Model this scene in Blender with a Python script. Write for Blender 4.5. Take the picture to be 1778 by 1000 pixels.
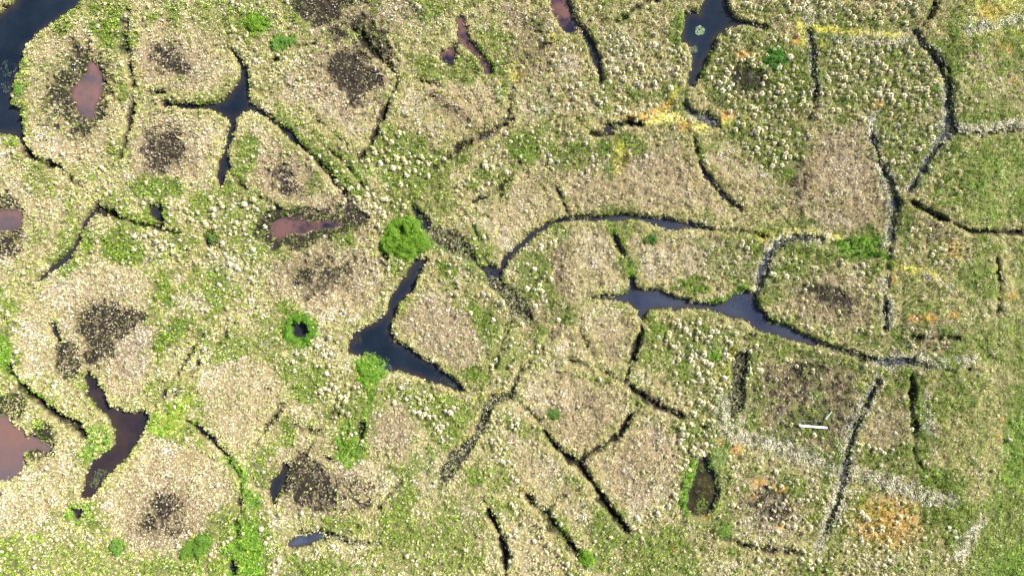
import bpy, bmesh, math, random
import numpy as np
from mathutils import Vector

for o in list(bpy.data.objects):
    bpy.data.objects.remove(o)
SC = bpy.context.scene
COL = SC.collection
R = math.radians

# ------------------------------------------------------------------ camera, sky, sun, exposure
M = 0.05                       # metres per map unit (the map is 1778 x 1000 units)
CX, CY = 889.0, 500.0
cam = bpy.data.cameras.new('camera')
camo = bpy.data.objects.new('camera', cam)
COL.objects.link(camo)
camo.location = (0, 0, 60)
camo.rotation_euler = (0, 0, 0)
cam.sensor_width = 36
cam.lens = 36 * 60.12 / 88.9
cam.clip_end = 5000
SC.camera = camo

SUN_EL, SUN_AZ = 37.0, 32.0   # azimuth measured from +x, counter-clockwise
w = bpy.data.worlds.new('World')
SC.world = w
w.use_nodes = True
nt = w.node_tree
bg = nt.nodes['Background']
sky = nt.nodes.new('ShaderNodeTexSky')
sky.sky_type = 'NISHITA'
sky.sun_disc = False
sky.sun_elevation = R(SUN_EL)
sky.sun_rotation = R(90 - SUN_AZ)
nt.links.new(sky.outputs[0], bg.inputs['Color'])
bg.inputs['Strength'].default_value = 0.052

sl = bpy.data.lights.new('sun', 'SUN')
sl.energy = 5.0
sl.angle = R(0.5)
sl.color = (1.0, 0.96, 0.89)
so = bpy.data.objects.new('sun', sl)
COL.objects.link(so)
d = Vector((math.cos(R(SUN_EL)) * math.cos(R(SUN_AZ)), math.cos(R(SUN_EL)) * math.sin(R(SUN_AZ)), math.sin(R(SUN_EL))))
so.rotation_euler = d.to_track_quat('Z', 'Y').to_euler()
so.location = (30, 18, 40)

SC.view_settings.view_transform = 'Standard'
SC.view_settings.look = 'None'
SC.view_settings.gamma = 1
SC.view_settings.exposure = 1.8

# ------------------------------------------------------------------ small helpers
rng = np.random.default_rng(7)


def ss(a, b, x):
    t = np.clip((x - a) / (b - a), 0, 1)
    return t * t * (3 - 2 * t)


def tag(o, label, cat=None, group=None, kind=None):
    o['label'] = label
    if cat:
        o['category'] = cat
    if group:
        o['group'] = group
    if kind:
        o['kind'] = kind
    return o


def link(name, me, mat=None, parent=None):
    o = bpy.data.objects.new(name, me)
    COL.objects.link(o)
    if mat and not me.materials:
        me.materials.append(mat)
    if parent:
        o.parent = parent
    return o


def mesh_np(name, V, F, C=None, smooth=False):
    """V (n,3), F (m,k) with k 3 or 4, C (n,3) linear colour."""
    me = bpy.data.meshes.new(name)
    n, m, k = len(V), len(F), F.shape[1]
    me.vertices.add(n)
    me.vertices.foreach_set('co', np.ascontiguousarray(V, np.float32).ravel())
    me.loops.add(m * k)
    me.loops.foreach_set('vertex_index', np.ascontiguousarray(F, np.int32).ravel())
    me.polygons.add(m)
    me.polygons.foreach_set('loop_start', np.arange(0, m * k, k, dtype=np.int32))
    me.polygons.foreach_set('loop_total', np.full(m, k, np.int32))
    me.polygons.foreach_set('use_smooth', np.full(m, smooth, bool))
    if C is not None:
        at = me.color_attributes.new('col', 'FLOAT_COLOR', 'POINT')
        c4 = np.ones((n, 4), np.float32)
        c4[:, :3] = C
        at.data.foreach_set('color', c4.ravel())
    me.update(calc_edges=True)
    return me


# ------------------------------------------------------------------ maps
PAD = 170
MH, MW = 1000 + 2 * PAD, 1778 + 2 * PAD


def vnoise(cell, seed):
    r = np.random.default_rng(seed)
    gh, gw = int(MH / cell) + 3, int(MW / cell) + 3
    g = r.random((gh, gw)).astype(np.float32) * 2 - 1
    y = np.arange(MH, dtype=np.float32) / cell
    x = np.arange(MW, dtype=np.float32) / cell
    yi, xi = y.astype(int), x.astype(int)
    fy, fx = y - yi, x - xi
    fy = (fy * fy * (3 - 2 * fy))[:, None]
    fx = (fx * fx * (3 - 2 * fx))[None, :]
    a = g[yi][:, xi]
    b = g[yi][:, xi + 1]
    c = g[yi + 1][:, xi]
    e = g[yi + 1][:, xi + 1]
    return (a * (1 - fx) + b * fx) * (1 - fy) + (c * (1 - fx) + e * fx) * fy


def fbm(cell, seed, octv=3):
    s, amp, t = 0, 1.0, 0
    for i in range(octv):
        s = s + amp * vnoise(cell / 2 ** i, seed * 31 + i)
        t += amp
        amp *= 0.55
    return s / t * 1.6


WOB = fbm(26, 3, 4)
N_L, N_M, N_S = fbm(160, 11, 3), fbm(48, 12, 3), fbm(14, 13, 2)
N_L2, N_M2 = fbm(120, 21, 3), fbm(36, 22, 3)

FN = 'dark olive green bright lichen tuss orange yellow brown pale reed fringe warm tan'.split()
FLD = {k: np.zeros((MH, MW), np.float32) for k in FN}
HGT = np.zeros((MH, MW), np.float32)
TDIST = np.full((MH, MW), 99.0, np.float32)      # distance to the nearest dry trough


def crop(x0, x1, y0, y1, m):
    a, b = max(0, int(x0 - m) + PAD), min(MW, int(x1 + m) + PAD + 1)
    c, e = max(0, int(y0 - m) + PAD), min(MH, int(y1 + m) + PAD + 1)
    if b <= a or e <= c:
        return None
    X, Y = np.meshgrid(np.arange(a, b, dtype=np.float32) - PAD, np.arange(c, e, dtype=np.float32) - PAD)
    return (slice(c, e), slice(a, b)), X, Y


def sd_poly(pts, m):
    p = np.array(pts, np.float32)
    q = crop(p[:, 0].min(), p[:, 0].max(), p[:, 1].min(), p[:, 1].max(), m)
    if q is None:
        return None
    sl_, X, Y = q
    dd = np.full(X.shape, 1e9, np.float32)
    ins = np.zeros(X.shape, bool)
    n = len(p)
    for i in range(n):
        ax, ay = p[i]
        bx, by = p[(i + 1) % n]
        ex, ey = bx - ax, by - ay
        t = np.clip(((X - ax) * ex + (Y - ay) * ey) / (ex * ex + ey * ey + 1e-9), 0, 1)
        dd = np.minimum(dd, (X - ax - t * ex) ** 2 + (Y - ay - t * ey) ** 2)
        c = (ay > Y) != (by > Y)
        if ey != 0:
            ins ^= c & (X < ex * (Y - ay) / ey + ax)
    dd = np.sqrt(dd)
    return sl_, np.where(ins, -dd, dd)


def sd_line(pts, m):
    p = np.array(pts, np.float32)
    wmx = p[:, 2].max()
    q = crop(p[:, 0].min(), p[:, 0].max(), p[:, 1].min(), p[:, 1].max(), m + wmx)
    if q is None:
        return None
    sl_, X, Y = q
    sd = np.full(X.shape, 1e9, np.float32)
    for i in range(len(p) - 1):
        ax, ay, aw = p[i]
        bx, by, bw = p[i + 1]
        ex, ey = bx - ax, by - ay
        t = np.clip(((X - ax) * ex + (Y - ay) * ey) / (ex * ex + ey * ey + 1e-9), 0, 1)
        sd = np.minimum(sd, np.sqrt((X - ax - t * ex) ** 2 + (Y - ay - t * ey) ** 2) - 0.5 * (aw + t * (bw - aw)))
    return sl_, sd


def ellp(cx, cy, rx, ry, rot=0, n=20):
    c, s = math.cos(R(rot)), math.sin(R(rot))
    out = []
    for i in range(n):
        a = 2 * math.pi * i / n
        x, y = rx * math.cos(a), ry * math.sin(a)
        out.append((cx + c * x - s * y, cy + s * x + c * y))
    return out


def put(f, q, soft, val, wob):
    if q is None:
        return
    sl_, sd = q
    sd = sd + WOB[sl_] * wob
    v = val * ss(soft, -soft, sd)
    FLD[f][sl_] = np.maximum(FLD[f][sl_], v)


def P(f, pts, soft=8, val=1.0, wob=6):
    put(f, sd_poly(pts, soft + wob + 4), soft, val, wob)


def E(f, cx, cy, rx, ry=None, rot=0, soft=None, val=1.0, wob=6):
    ry = ry or rx
    soft = soft if soft is not None else max(3, 0.45 * min(rx, ry))
    P(f, ellp(cx, cy, rx, ry, rot), soft, val, wob)


def L(f, pts, soft=3, val=1.0, wob=2.5):
    put(f, sd_line(pts, soft + wob + 4), soft, val, wob)


def carve_line(pts, depth, soft=4, wob=2.0):
    q = sd_line(pts, 34)
    if q is None:
        return
    sl_, sd = q
    TDIST[sl_] = np.minimum(TDIST[sl_], sd)
    v = -depth * ss(soft, -soft, sd + WOB[sl_] * wob)
    HGT[sl_] = np.minimum(HGT[sl_], v)


WATER = []


def water(pts, label, name='pond', wz=-0.35, kind='poly', col='dark', wob=3.2, depth=0.4, edge=5.0):
    WATER.append(dict(pts=pts, label=label, name=name, wz=wz, kind=kind, col=col, wob=wob, depth=depth, edge=edge))


def TR(pts, val=1.0, depth=0.5, soft=3, f='dark'):
    """dark trough: wet peat on the floor, cut into the ground"""
    L(f, [(a_, b_, c_ + 1.5) for a_, b_, c_ in pts], soft + 2.5, val * .9, 6)
    L('olive', [(a_, b_, c_ + 5) for a_, b_, c_ in pts], 5, .55, 5)
    carve_line(pts, depth * .6, 6, 5)


# ------------------------------------------------------------------ the ponds and channels
water([(146, 0), (116, 24), (88, 41), (65, 61), (42, 80), (40, 99), (32, 122), (20, 146), (16, 167), (18, 182), (32, 190), (41, 211),
       (40, 231), (43, 250), (31, 243), (14, 233), (0, 231), (-80, 228), (-140, 160), (-70, 60), (0, 20), (27, 0), (70, -60), (150, -110), (215, -70)],
      'large dark blue lake in the top left corner beside the polygon with a pink pond', 'lake')
water([(403, 85), (416, 103), (428, 119), (434, 136), (431, 160), (434, 178), (447, 187), (442, 195), (430, 191), (412, 203), (405, 231),
       (397, 262), (399, 290), (391, 310), (382, 325), (376, 306), (378, 282), (390, 251), (398, 217), (394, 206), (383, 197), (365, 190),
       (320, 188), (283, 184), (283, 178), (320, 181), (365, 182), (387, 176), (404, 153), (416, 136), (417, 118), (408, 100)],
      'dark star shaped pool with four narrow arms between low polygons', 'pool', wob=2)
water([(443, 190, 9), (460, 200, 8), (491, 224, 7), (518, 248, 7), (532, 262, 4)],
      'narrow dark channel beside a green grass strip leaving the star shaped pool', 'channel', kind='line')
water([(155, 105), (167, 109), (173, 122), (177, 143), (175, 167), (167, 180), (165, 201), (156, 207), (141, 201), (134, 184), (124, 167), (127, 153), (146, 133), (151, 116)],
      'pink shallow pond ringed by dark sedge near the lake', 'pond', wz=-0.16, col='pink')
water([(799, 25), (807, 34), (810, 58), (824, 78), (838, 95), (856, 116), (858, 129), (844, 133), (836, 119), (827, 102), (817, 88), (800, 75), (793, 58), (790, 37)],
      'long slanting reddish brown pond with a dark streak down its middle', 'pond', wz=-0.2, col='red', wob=1.5)
water(ellp(776, 98, 15, 13), 'small round reddish brown pond beside the long slanting one', 'pond', wz=-0.2, col='red')
water([(950, -50), (985, -50), (989, 0), (994, 20), (1006, 41), (1006, 50), (992, 61), (979, 54), (968, 31), (958, 14), (953, 0)],
      'reddish brown shallow pool feeding a dark tapering channel at the upper edge', 'pond', wz=-0.3, col='red')
water([(1002, 42), (1016, 50), (1030, 71), (1040, 92), (1045, 119), (1047, 139), (1043, 145), (1038, 129), (1030, 112), (1021, 85), (1014, 65), (1004, 51)],
      'tapering dark channel below the reddish pool at the upper edge', 'channel', wob=1.5)
water([(1220, 0), (1228, -60), (1254, -60), (1261, 0), (1267, 24), (1278, 32), (1295, 36), (1329, 46), (1328, 51), (1315, 51), (1288, 44), (1261, 49), (1247, 63), (1237, 85),
       (1223, 112), (1215, 136), (1206, 149), (1194, 151), (1193, 139), (1199, 119), (1201, 99), (1196, 78), (1182, 73), (1181, 65), (1186, 41), (1191, 24), (1206, 20), (1216, 24)],
      'dark blue forked pond with a floating pale weed patch, upper right', 'pond', wob=2)
water([(1186, 180, 8), (1190, 188, 14), (1204, 198, 8), (1222, 204, 14), (1240, 214, 16), (1248, 220, 6)],
      'weed filled dark pool below the forked pond beside yellow moss', 'pool', kind='line', col='grey')
water([(1054, 226, 6), (1066, 221, 10), (1078, 216, 5)], 'tiny dark pool in a ditch with orange moss above it', 'pool', kind='line')
water([(1213, 282, 3), (1223, 299, 5), (1240, 323, 5), (1257, 341, 6), (1270, 352, 7), (1285, 362, 4)],
      'thin curved dark channel above the long pale polygon, right of centre', 'channel', kind='line', wob=1.2)
water([(40, 365), (14, 366), (-30, 360), (-60, 385), (-30, 402), (17, 401), (31, 396), (37, 386)],
      'pink pond cut by the left edge of the photograph above the long black channel', 'pond', wz=-0.18, col='pink')
water([(168, 362, 5), (160, 371, 6), (146, 388, 6), (136, 415, 7), (126, 435, 8), (109, 452, 10), (88, 469, 9), (70, 486, 6)],
      'long curved black channel running down from the dark corner left of the little green ringed pool', 'channel', kind='line', wob=1.5)
water([(263, 359), (277, 357), (284, 374), (284, 384), (272, 383), (260, 371)], 'small black pool framed by green grass on its left', 'pool', wob=1.5)
water([(92, 563, 3), (97, 580, 7), (103, 590, 3)], 'tiny black slit of water left of the dark olive patch', 'pool', kind='line')
water([(474, 388), (494, 374), (515, 378), (535, 386), (580, 386), (596, 390), (560, 398), (528, 403), (501, 411), (488, 420), (474, 414), (469, 401)],
      'reddish pond at the left end of a long dark sedge hollow', 'pond', wz=-0.16, col='red', wob=5)
water([(716, 356, 4), (728, 376, 12), (735, 388, 18), (742, 402, 8)], 'small dark pool touching the round bright green bush', 'pool', kind='line')
water([(831, 463), (848, 459), (868, 469), (867, 480), (855, 493), (841, 483)], 'dark pool where the curved channel meets the reed filled trough', 'pool', wob=3)
water([(736, 447), (746, 446), (741, 459), (726, 483), (719, 497), (709, 510), (693, 527), (685, 544), (680, 561), (678, 575), (685, 592), (709, 602), (732, 622), (760, 636),
       (780, 653), (797, 667), (809, 679), (800, 680), (780, 674), (762, 667), (742, 661), (729, 656), (705, 646), (675, 646), (661, 636), (644, 626), (634, 617), (620, 620),
       (606, 615), (602, 602), (617, 581), (637, 564), (657, 551), (671, 541), (674, 524), (685, 503), (702, 480), (712, 459), (722, 449)],
      'large dark blue elbow shaped pond below the round green bush', 'pond', wob=2.5)
water(ellp(522, 573, 15, 14), 'little dark pool inside a ring of dark green sedge', 'pool', wob=4)
water([(870, 466, 6), (880, 447, 8), (893, 437, 8), (924, 408, 8), (951, 391, 7), (979, 381, 6), (1019, 379, 5)],
      'narrow curved dark channel leading up to the long blue pool', 'channel', kind='line', wob=1.5)
water([(1022, 377), (1057, 376), (1084, 371), (1118, 374), (1138, 378), (1157, 376), (1172, 381), (1199, 386), (1223, 393), (1232, 398), (1199, 398), (1179, 400), (1159, 401),
       (1138, 393), (1115, 384), (1091, 381), (1063, 384), (1024, 382)],
      'long thin dark blue pool with a jagged edge, north of the wide blue grey pond', 'pool', wob=1.5, col='slate')
water([(1066, 410, 4), (1074, 429, 6), (1084, 447, 3)], 'short thin slit of dark water below green reeds', 'pool', kind='line')
water([(1040, 517), (1070, 514), (1091, 507), (1094, 480), (1101, 483), (1106, 503), (1125, 504), (1149, 504), (1166, 513), (1186, 519), (1206, 524), (1230, 527), (1257, 525), (1271, 510), (1298, 504),
       (1308, 508), (1316, 500), (1312, 520), (1315, 527), (1322, 537), (1330, 548), (1335, 556), (1348, 563), (1365, 564), (1396, 580), (1422, 591), (1440, 600), (1416, 599), (1403, 598),
       (1362, 589), (1328, 577), (1308, 568), (1293, 556), (1264, 551), (1240, 541), (1220, 536), (1196, 537), (1172, 539), (1145, 536), (1125, 541), (1115, 555), (1109, 552), (1108, 537), (1091, 525), (1060, 522)],
      'wide blue grey pond with many arms right of the centre', 'pond', wob=2, col='slate')
water([(143, 654), (155, 647), (168, 658), (180, 680), (190, 704), (211, 714), (231, 715), (253, 711), (257, 725), (252, 748), (235, 772), (218, 796), (201, 813), (180, 833), (160, 864), (150, 868),
       (135, 866), (146, 844), (150, 823), (160, 799), (184, 784), (197, 772), (199, 745), (190, 728), (170, 708), (150, 687)],
      'dark Y shaped pond with brown shallows, lower left', 'pond', wob=2.5, col='brownish')
water([(124, 880), (143, 884), (141, 898), (133, 905), (126, 895)], 'tiny dark pool at the foot of the Y shaped pond', 'pool', wob=2)
water([(0, 721), (10, 725), (17, 733), (37, 742), (54, 755), (78, 769), (92, 777), (82, 784), (61, 779), (44, 786), (46, 803), (37, 823), (20, 833), (0, 833), (-50, 830), (-80, 770), (-40, 722)],
      'big pinkish grey pond with a rusty tip at the left edge', 'pond', wz=-0.18, col='pinkgrey', wob=2)
water([(326, 730, 3), (343, 742, 8), (362, 757, 7), (378, 775, 8), (392, 789, 4)], 'short straight dark channel right of the yellow green bank', 'channel', kind='line', wob=1.5)
water([(467, 850), (474, 833), (488, 823), (491, 806), (501, 810), (496, 827), (488, 844), (481, 861), (474, 872), (469, 864)], 'narrow black pool at the left end of a mottled black patch', 'pool', wob=2)
water([(498, 945), (515, 932), (535, 927), (556, 927), (564, 934), (542, 942), (522, 949), (508, 952)], 'curved blue pool near the bottom edge beside black reeds', 'pool', wob=2.5, col='grey')
water([(1216, 799), (1227, 796), (1240, 823), (1244, 844), (1245, 864), (1240, 881), (1227, 891), (1203, 891), (1193, 878), (1196, 861), (1206, 833), (1213, 813)],
      'murky olive brown pond with bright green plants along its left bank', 'pond', col='murk', wob=4)
water([(826, 754, 8), (818, 768, 16), (808, 782, 10)], 'dark pool in the reed filled trough beside an orange edged green patch', 'pool', kind='line')
water([(405, 974, 8), (404, 986, 14)], 'tiny black pool in the bright green grass at the bottom edge', 'pool', kind='line')
water([(1590, 55, 10), (1600, 78, 5), (1620, 99, 5), (1641, 143, 8), (1644, 180, 9), (1648, 222, 9), (1650, 228, 12), (1634, 245, 8), (1613, 275, 8), (1593, 306, 5), (1578, 330, 4)],
      'long reed fringed trough curving down past green tussock polygons at the right', 'channel', kind='line', col='grey', wob=3)
water([(1515, 240, 3), (1525, 279, 5), (1546, 326, 7), (1554, 350, 11), (1551, 374, 9), (1547, 415, 9), (1542, 434, 5)],
      'straight blue grey trough with pale sedge banks ending at bright green grass', 'channel', kind='line', col='grey', wob=2.5)
water([(1405, 56, 6), (1411, 85, 7), (1411, 126, 7), (1415, 156, 4)], 'short upright trough between two tussock polygons with yellow moss at its head', 'channel', kind='line', col='grey', wob=2.5)
water([(1316, 502, 6), (1321, 480, 9), (1330, 452, 10), (1345, 426, 7), (1380, 415, 8), (1426, 415, 5)],
      'reed choked arm curving up from the blue grey pond', 'channel', kind='line', col='grey', wob=3)
water([(1524, 662, 4), (1505, 697, 5), (1491, 725, 5), (1481, 752, 4), (1472, 779, 4), (1467, 815, 8), (1466, 828, 9), (1456, 862, 4), (1447, 884, 4), (1428, 932, 3)],
      'thin straight trough with pale banks right of the white plank', 'channel', kind='line', col='grey', wob=2)
water([(1520, 628, 10), (1540, 629, 14), (1600, 628, 4)], 'small blue grey pool at the crossing of pale troughs', 'pool', kind='line', col='grey', wob=4)

# ------------------------------------------------------------------ dark troughs without open water
TR([(45, 262, 4), (60, 277, 7), (80, 286, 7), (105, 291, 3)])
TR([(223, 22, 5), (219, 55, 12), (219, 85, 18), (227, 120, 13), (232, 150, 8)], .72, .4, 6)  # dark tone holds painted bank shade along with the sedge
L('olive', [(223, 60, 24), (222, 85, 28), (229, 120, 22), (236, 155, 18), (262, 168, 10)], 5, .8)
TR([(233, 175, 6), (230, 195, 7), (222, 230, 7), (212, 275, 6)])
TR([(255, 163, 5), (285, 160, 7)], .9, .4)
L('olive', [(238, 172, 10), (285, 176, 10)], 4, .8)
TR([(533, 262, 5), (542, 272, 4), (566, 296, 4), (586, 323, 4), (600, 336, 3)], .8, .4)
TR([(613, 51, 8), (637, 75, 9), (661, 102, 11), (685, 126, 8)], 1, .5)
TR([(692, 138, 3), (690, 147, 3), (677, 173, 5), (661, 211, 6), (644, 245, 6), (624, 274, 5)], 1, .55, 2.5)
TR([(470, 112, 4), (498, 95, 6), (518, 85, 6), (545, 78, 4)], .85, .4)
L('dark', [(484, 133, 6), (508, 160, 6)], 5, .5)
TR([(535, 194, 5), (569, 224, 6), (603, 252, 4)], .55, .3)
TR([(756, 293, 6), (790, 265, 12), (831, 239, 15), (862, 224, 10), (889, 208, 5)], .85, .4, 5)
L('brown', [(756, 293, 16), (790, 265, 24), (831, 239, 24), (889, 208, 10)], 6, .9)
water([(836, 240, 4), (856, 228, 7), (876, 217, 4)], 'thin dark water at the upper end of a brown trough', 'pool', kind='line')
L('brown', [(746, 163, 14), (780, 190, 18), (814, 211, 18), (836, 228, 14)], 7, .9)
L('dark', [(746, 163, 8), (780, 190, 9), (814, 211, 10)], 7, .45)
L('dark', [(793, 75, 12), (784, 90, 8)], 4, .7)
TR([(904, 109, 8), (955, 75, 10)], .5, .25, 7)
TR([(1070, 37, 4), (1111, 10, 5), (1142, 2, 5)], .8, .35)
L('green', [(1068, 38, 10), (1111, 14, 10)], 4, .8)
TR([(1028, 235, 6), (1043, 234, 7), (1063, 222, 10), (1090, 213, 10), (1111, 215, 4)], 1, .5)
TR([(1192, 153, 4), (1186, 180, 5)], .7, .35)
TR([(1203, 241, 3), (1213, 279, 4)], .6, .35)
TR([(170, 355, 6), (174, 366, 10), (192, 370, 6), (215, 380, 4), (238, 389, 4), (265, 394, 5), (310, 405, 3)], .95, .45)
E('dark', 275, 393, 12, 6, soft=4)
E('dark', 367, 415, 12, 11, soft=5, val=.9)
TR([(68, 488, 5), (41, 504, 3)], .7, .3)
TR([(357, 578, 4), (333, 612, 7), (306, 653, 5), (286, 687, 4), (270, 706, 4)], .8, .4)
L('olive', [(357, 578, 8), (333, 612, 12), (306, 653, 9)], 4, .8)
TR([(408, 562, 3), (385, 590, 4), (370, 609, 4)], .8, .35)
TR([(16, 636, 6), (34, 665, 12), (61, 688, 14), (85, 709, 13), (112, 725, 12), (136, 742, 10), (150, 758, 7)], .9, .5, 4)
E('dark', 670, 450, 8, 15, soft=5, val=.7)  # cast shadow of the round bush, painted dark into the ground
TR([(965, 330, 2), (979, 354, 3), (984, 372, 3)], .7, .3, 2)
TR([(1111, 556, 4), (1115, 575, 6), (1104, 602, 7), (1094, 629, 7), (1086, 656, 6), (1082, 672, 4)], .9, .5)
TR([(1091, 670, 5), (1118, 690, 8), (1142, 704, 10), (1176, 721, 7), (1189, 726, 3)], .85, .4)
L('brown', [(1084, 664, 10), (1118, 688, 18), (1150, 704, 18), (1185, 722, 10)], 6, .8)
L('olive', [(958, 622, 6), (999, 627, 8), (1033, 637, 9), (1084, 664, 9)], 5, .7)
TR([(990, 626, 4), (1033, 637, 5), (1084, 664, 5)], .45, .3)
TR([(836, 862, 4), (848, 881, 8), (858, 905, 10), (868, 925, 11), (873, 949, 11), (878, 973, 9), (879, 1000, 6), (880, 1040, 6)], 1, .5)
TR([(945, 748, 3), (965, 776, 7), (989, 799, 9), (1006, 807, 11), (1023, 830, 9), (1043, 861, 13), (1067, 895, 13), (1091, 923, 5)], 1, .55)
TR([(1006, 803, 6), (1026, 786, 7), (1050, 772, 8), (1074, 755, 8), (1087, 735, 6), (1098, 717, 3)], 1, .55)
TR([(911, 857, 6), (931, 881, 11), (948, 891, 16), (965, 918, 17), (985, 939, 13), (1006, 966, 8)], .75, .4, 6)
L('olive', [(911, 857, 10), (948, 891, 22), (965, 918, 24), (1006, 966, 14)], 7, .8)
L('dark', [(948, 886, 8), (970, 864, 9), (1005, 848, 7)], 6, .5)
TR([(1583, 354, 3), (1614, 371, 5), (1641, 383, 7), (1668, 395, 6), (1688, 403, 5), (1729, 404, 6), (1778, 404, 5), (1900, 398, 5)], 1, .5, 2.5)
TR([(1731, 412, 3), (1731, 482, 3)], .55, .3)  # faint shadow line, painted dark and cut in shallow
TR([(1532, 508, 4), (1535, 541, 7), (1534, 575, 5)], .8, .4)
TR([(1586, 588, 7), (1661, 588, 7)], .75, .3, 4)
TR([(1580, 655, 5), (1580, 701, 6), (1585, 742, 6), (1586, 800, 4)], .85, .4)
TR([(518, 737, 11), (540, 746, 14), (558, 752, 10)], .75, .3, 6)
E('dark', 582, 716, 14, 9, soft=6, val=.6)
TR([(461, 747, 8), (470, 733, 11), (485, 712, 5)], .8, .35, 4)
E('dark', 575, 773, 7, 6, soft=4, val=.6)
TR([(394, 793, 5), (405, 806, 6), (421, 830, 5), (421, 850, 7), (416, 893, 5)], .55, .4, 5)
TR([(1250, 939, 8), (1281, 942, 12), (1308, 951, 12), (1340, 957, 10), (1390, 961, 6)], .7, .4, 5)
TR([(822, 352, 3), (850, 338, 4), (878, 318, 6), (896, 296, 5), (902, 284, 3)], .75, .4, 3)
L('brown', [(822, 352, 10), (878, 318, 14), (902, 284, 8)], 5, .6)
TR([(812, 376, 5), (822, 398, 5), (835, 420, 4)], .7, .35, 3)
TR([(945, 330, 4), (950, 345, 3)], .4, .2)
TR([(418, 860, 4), (412, 900, 5), (410, 930, 4)], .5, .3)
TR([(1413, 160, 4), (1413, 190, 4), (1400, 215, 3)], .6, .3)
TR([(575, 800, 3), (566, 790, 4)], .4, .2)
TR([(627, 735, 6), (627, 760, 7)], .8, .35)
TR([(1622, 8, 9), (1613, 31, 9), (1598, 50, 8)], .6, .35)
TR([(1455, 606, 8), (1480, 616, 9), (1515, 626, 8)], .7, .4)
TR([(1612, 96, 7), (1642, 120, 6), (1652, 160, 6)], .55, .3)
TR([(1660, 236, 9), (1720, 232, 10), (1778, 222, 9)], .5, .2, 5)
TR([(1600, 640, 6), (1700, 642, 6)], .4, .2, 5)

# faint half-grown troughs
for pts in [[(905, 640, 5), (940, 610, 8), (975, 560, 12), (985, 535, 8)], [(655, 395, 6), (664, 440, 9), (690, 472, 6)], [(1240, 398, 6), (1290, 402, 7), (1330, 412, 8)],
            [(560, 250, 5), (600, 285, 7), (640, 335, 5)], [(300, 690, 5), (340, 640, 7), (362, 585, 5)], [(690, 128, 6), (760, 150, 5)], [(1000, 205, 5), (1028, 235, 6)],
            [(480, 360, 6), (430, 330, 5), (400, 300, 4)], [(455, 130, 5), (478, 108, 6)], [(700, 830, 6), (640, 900, 8), (600, 930, 6)], [(600, 690, 6), (560, 740, 8), (530, 790, 8)],
            [(440, 780, 5), (470, 730, 8), (490, 700, 6)], [(840, 700, 5), (890, 690, 8), (950, 745, 6)], [(1290, 590, 6), (1320, 560, 6)], [(890, 545, 10), (870, 600, 10), (845, 660, 6)],
            [(1098, 718, 5), (1110, 690, 8)], [(1190, 726, 8), (1230, 745, 8)], [(870, 340, 5), (830, 380, 5)], [(235, 170, 8), (200, 180, 6)], [(100, 292, 5), (160, 340, 6)],
            [(880, 215, 8), (890, 150, 6), (860, 125, 5)], [(1540, 440, 14), (1540, 500, 10)], [(1735, 480, 6), (1730, 600, 6)], [(1590, 800, 6), (1640, 860, 8)], [(1030, 620, 5), (1000, 560, 5)]]:
    L('olive', pts, 6, .75, 6)
    L('dark', pts, 5, .36, 5)
    carve_line(pts, .14, 6, 4)

# ------------------------------------------------------------------ dark wet hollows in the middle of polygons
P('dark', [(128, 78), (160, 78), (180, 108), (186, 150), (180, 200), (150, 230), (110, 228), (85, 192), (80, 160), (98, 138), (115, 120), (118, 95)], 24, .9, 14)
P('olive', [(110, 70), (165, 68), (192, 110), (196, 170), (160, 245), (105, 240), (75, 200), (70, 160), (95, 110)], 18, .6, 12)
E('dark', 293, 110, 36, 24, 22, 18, .8, 8)
E('dark', 285, 262, 40, 40, 0, 20, .85, 10)
E('dark', 297, 262, 22, 35, 0, 12, .95, 8)
P('dark', [(500, -30), (600, -30), (612, 8), (590, 36), (540, 48), (515, 33)], 12, .9, 10)
P('dark', [(570, 45), (620, 20), (670, 40), (684, 80), (694, 122), (680, 125), (650, 96), (615, 58), (585, 76), (575, 62)], 11, .7, 9)
P('dark', [(590, 85), (617, 82), (644, 109), (666, 129), (658, 148), (640, 172), (623, 195), (600, 172), (582, 148), (560, 121), (566, 103)], 13, 1.0, 9)
P('brown', [(455, 250), (480, 270), (520, 310), (540, 335), (520, 350), (480, 345), (465, 300)], 18, .8, 10)
P('dark', [(465, 300), (490, 285), (520, 320), (530, 335), (490, 345), (470, 330)], 16, .6, 9)
P('brown', [(880, 10), (945, 30), (965, 75), (945, 130), (900, 150), (885, 100)], 22, .85, 12)
E('dark', 925, 45, 28, 18, 15, 16, .4, 10)
E('dark', 1300, 138, 32, 27, 0, 13, .85, 9)
E('dark', 8, 392, 36, 58, 0, 14, .85, 9)
P('dark', [(136, 541), (156, 524), (204, 524), (221, 541), (258, 534), (268, 554), (238, 565), (211, 582), (190, 612), (172, 640), (150, 628), (150, 602), (133, 568)], 10, .85, 9)
P('olive', [(136, 541), (156, 524), (204, 524), (221, 541), (258, 534), (268, 554), (238, 565), (211, 582), (190, 612), (172, 640), (150, 628), (150, 602), (133, 568)], 12, .9, 9)
P('dark', [(85, 622), (105, 592), (129, 599), (136, 629), (136, 660), (102, 655)], 9, .75, 8)
P('olive', [(85, 622), (105, 592), (129, 599), (136, 629), (136, 660), (102, 655)], 9, .7, 8)
P('dark', [(442, 402), (464, 372), (495, 357), (540, 364), (610, 358), (644, 376), (636, 394), (600, 404), (560, 420), (525, 433), (490, 438), (458, 428)], 9, .9, 7)
P('dark', [(452, 401), (471, 380), (491, 366), (525, 370), (569, 373), (610, 366), (636, 377), (632, 388), (603, 396), (569, 406), (528, 423), (498, 430), (469, 423)], 7, .95, 6)
E('dark', 598, 352, 24, 14, 20, 14, .5, 8)
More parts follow.
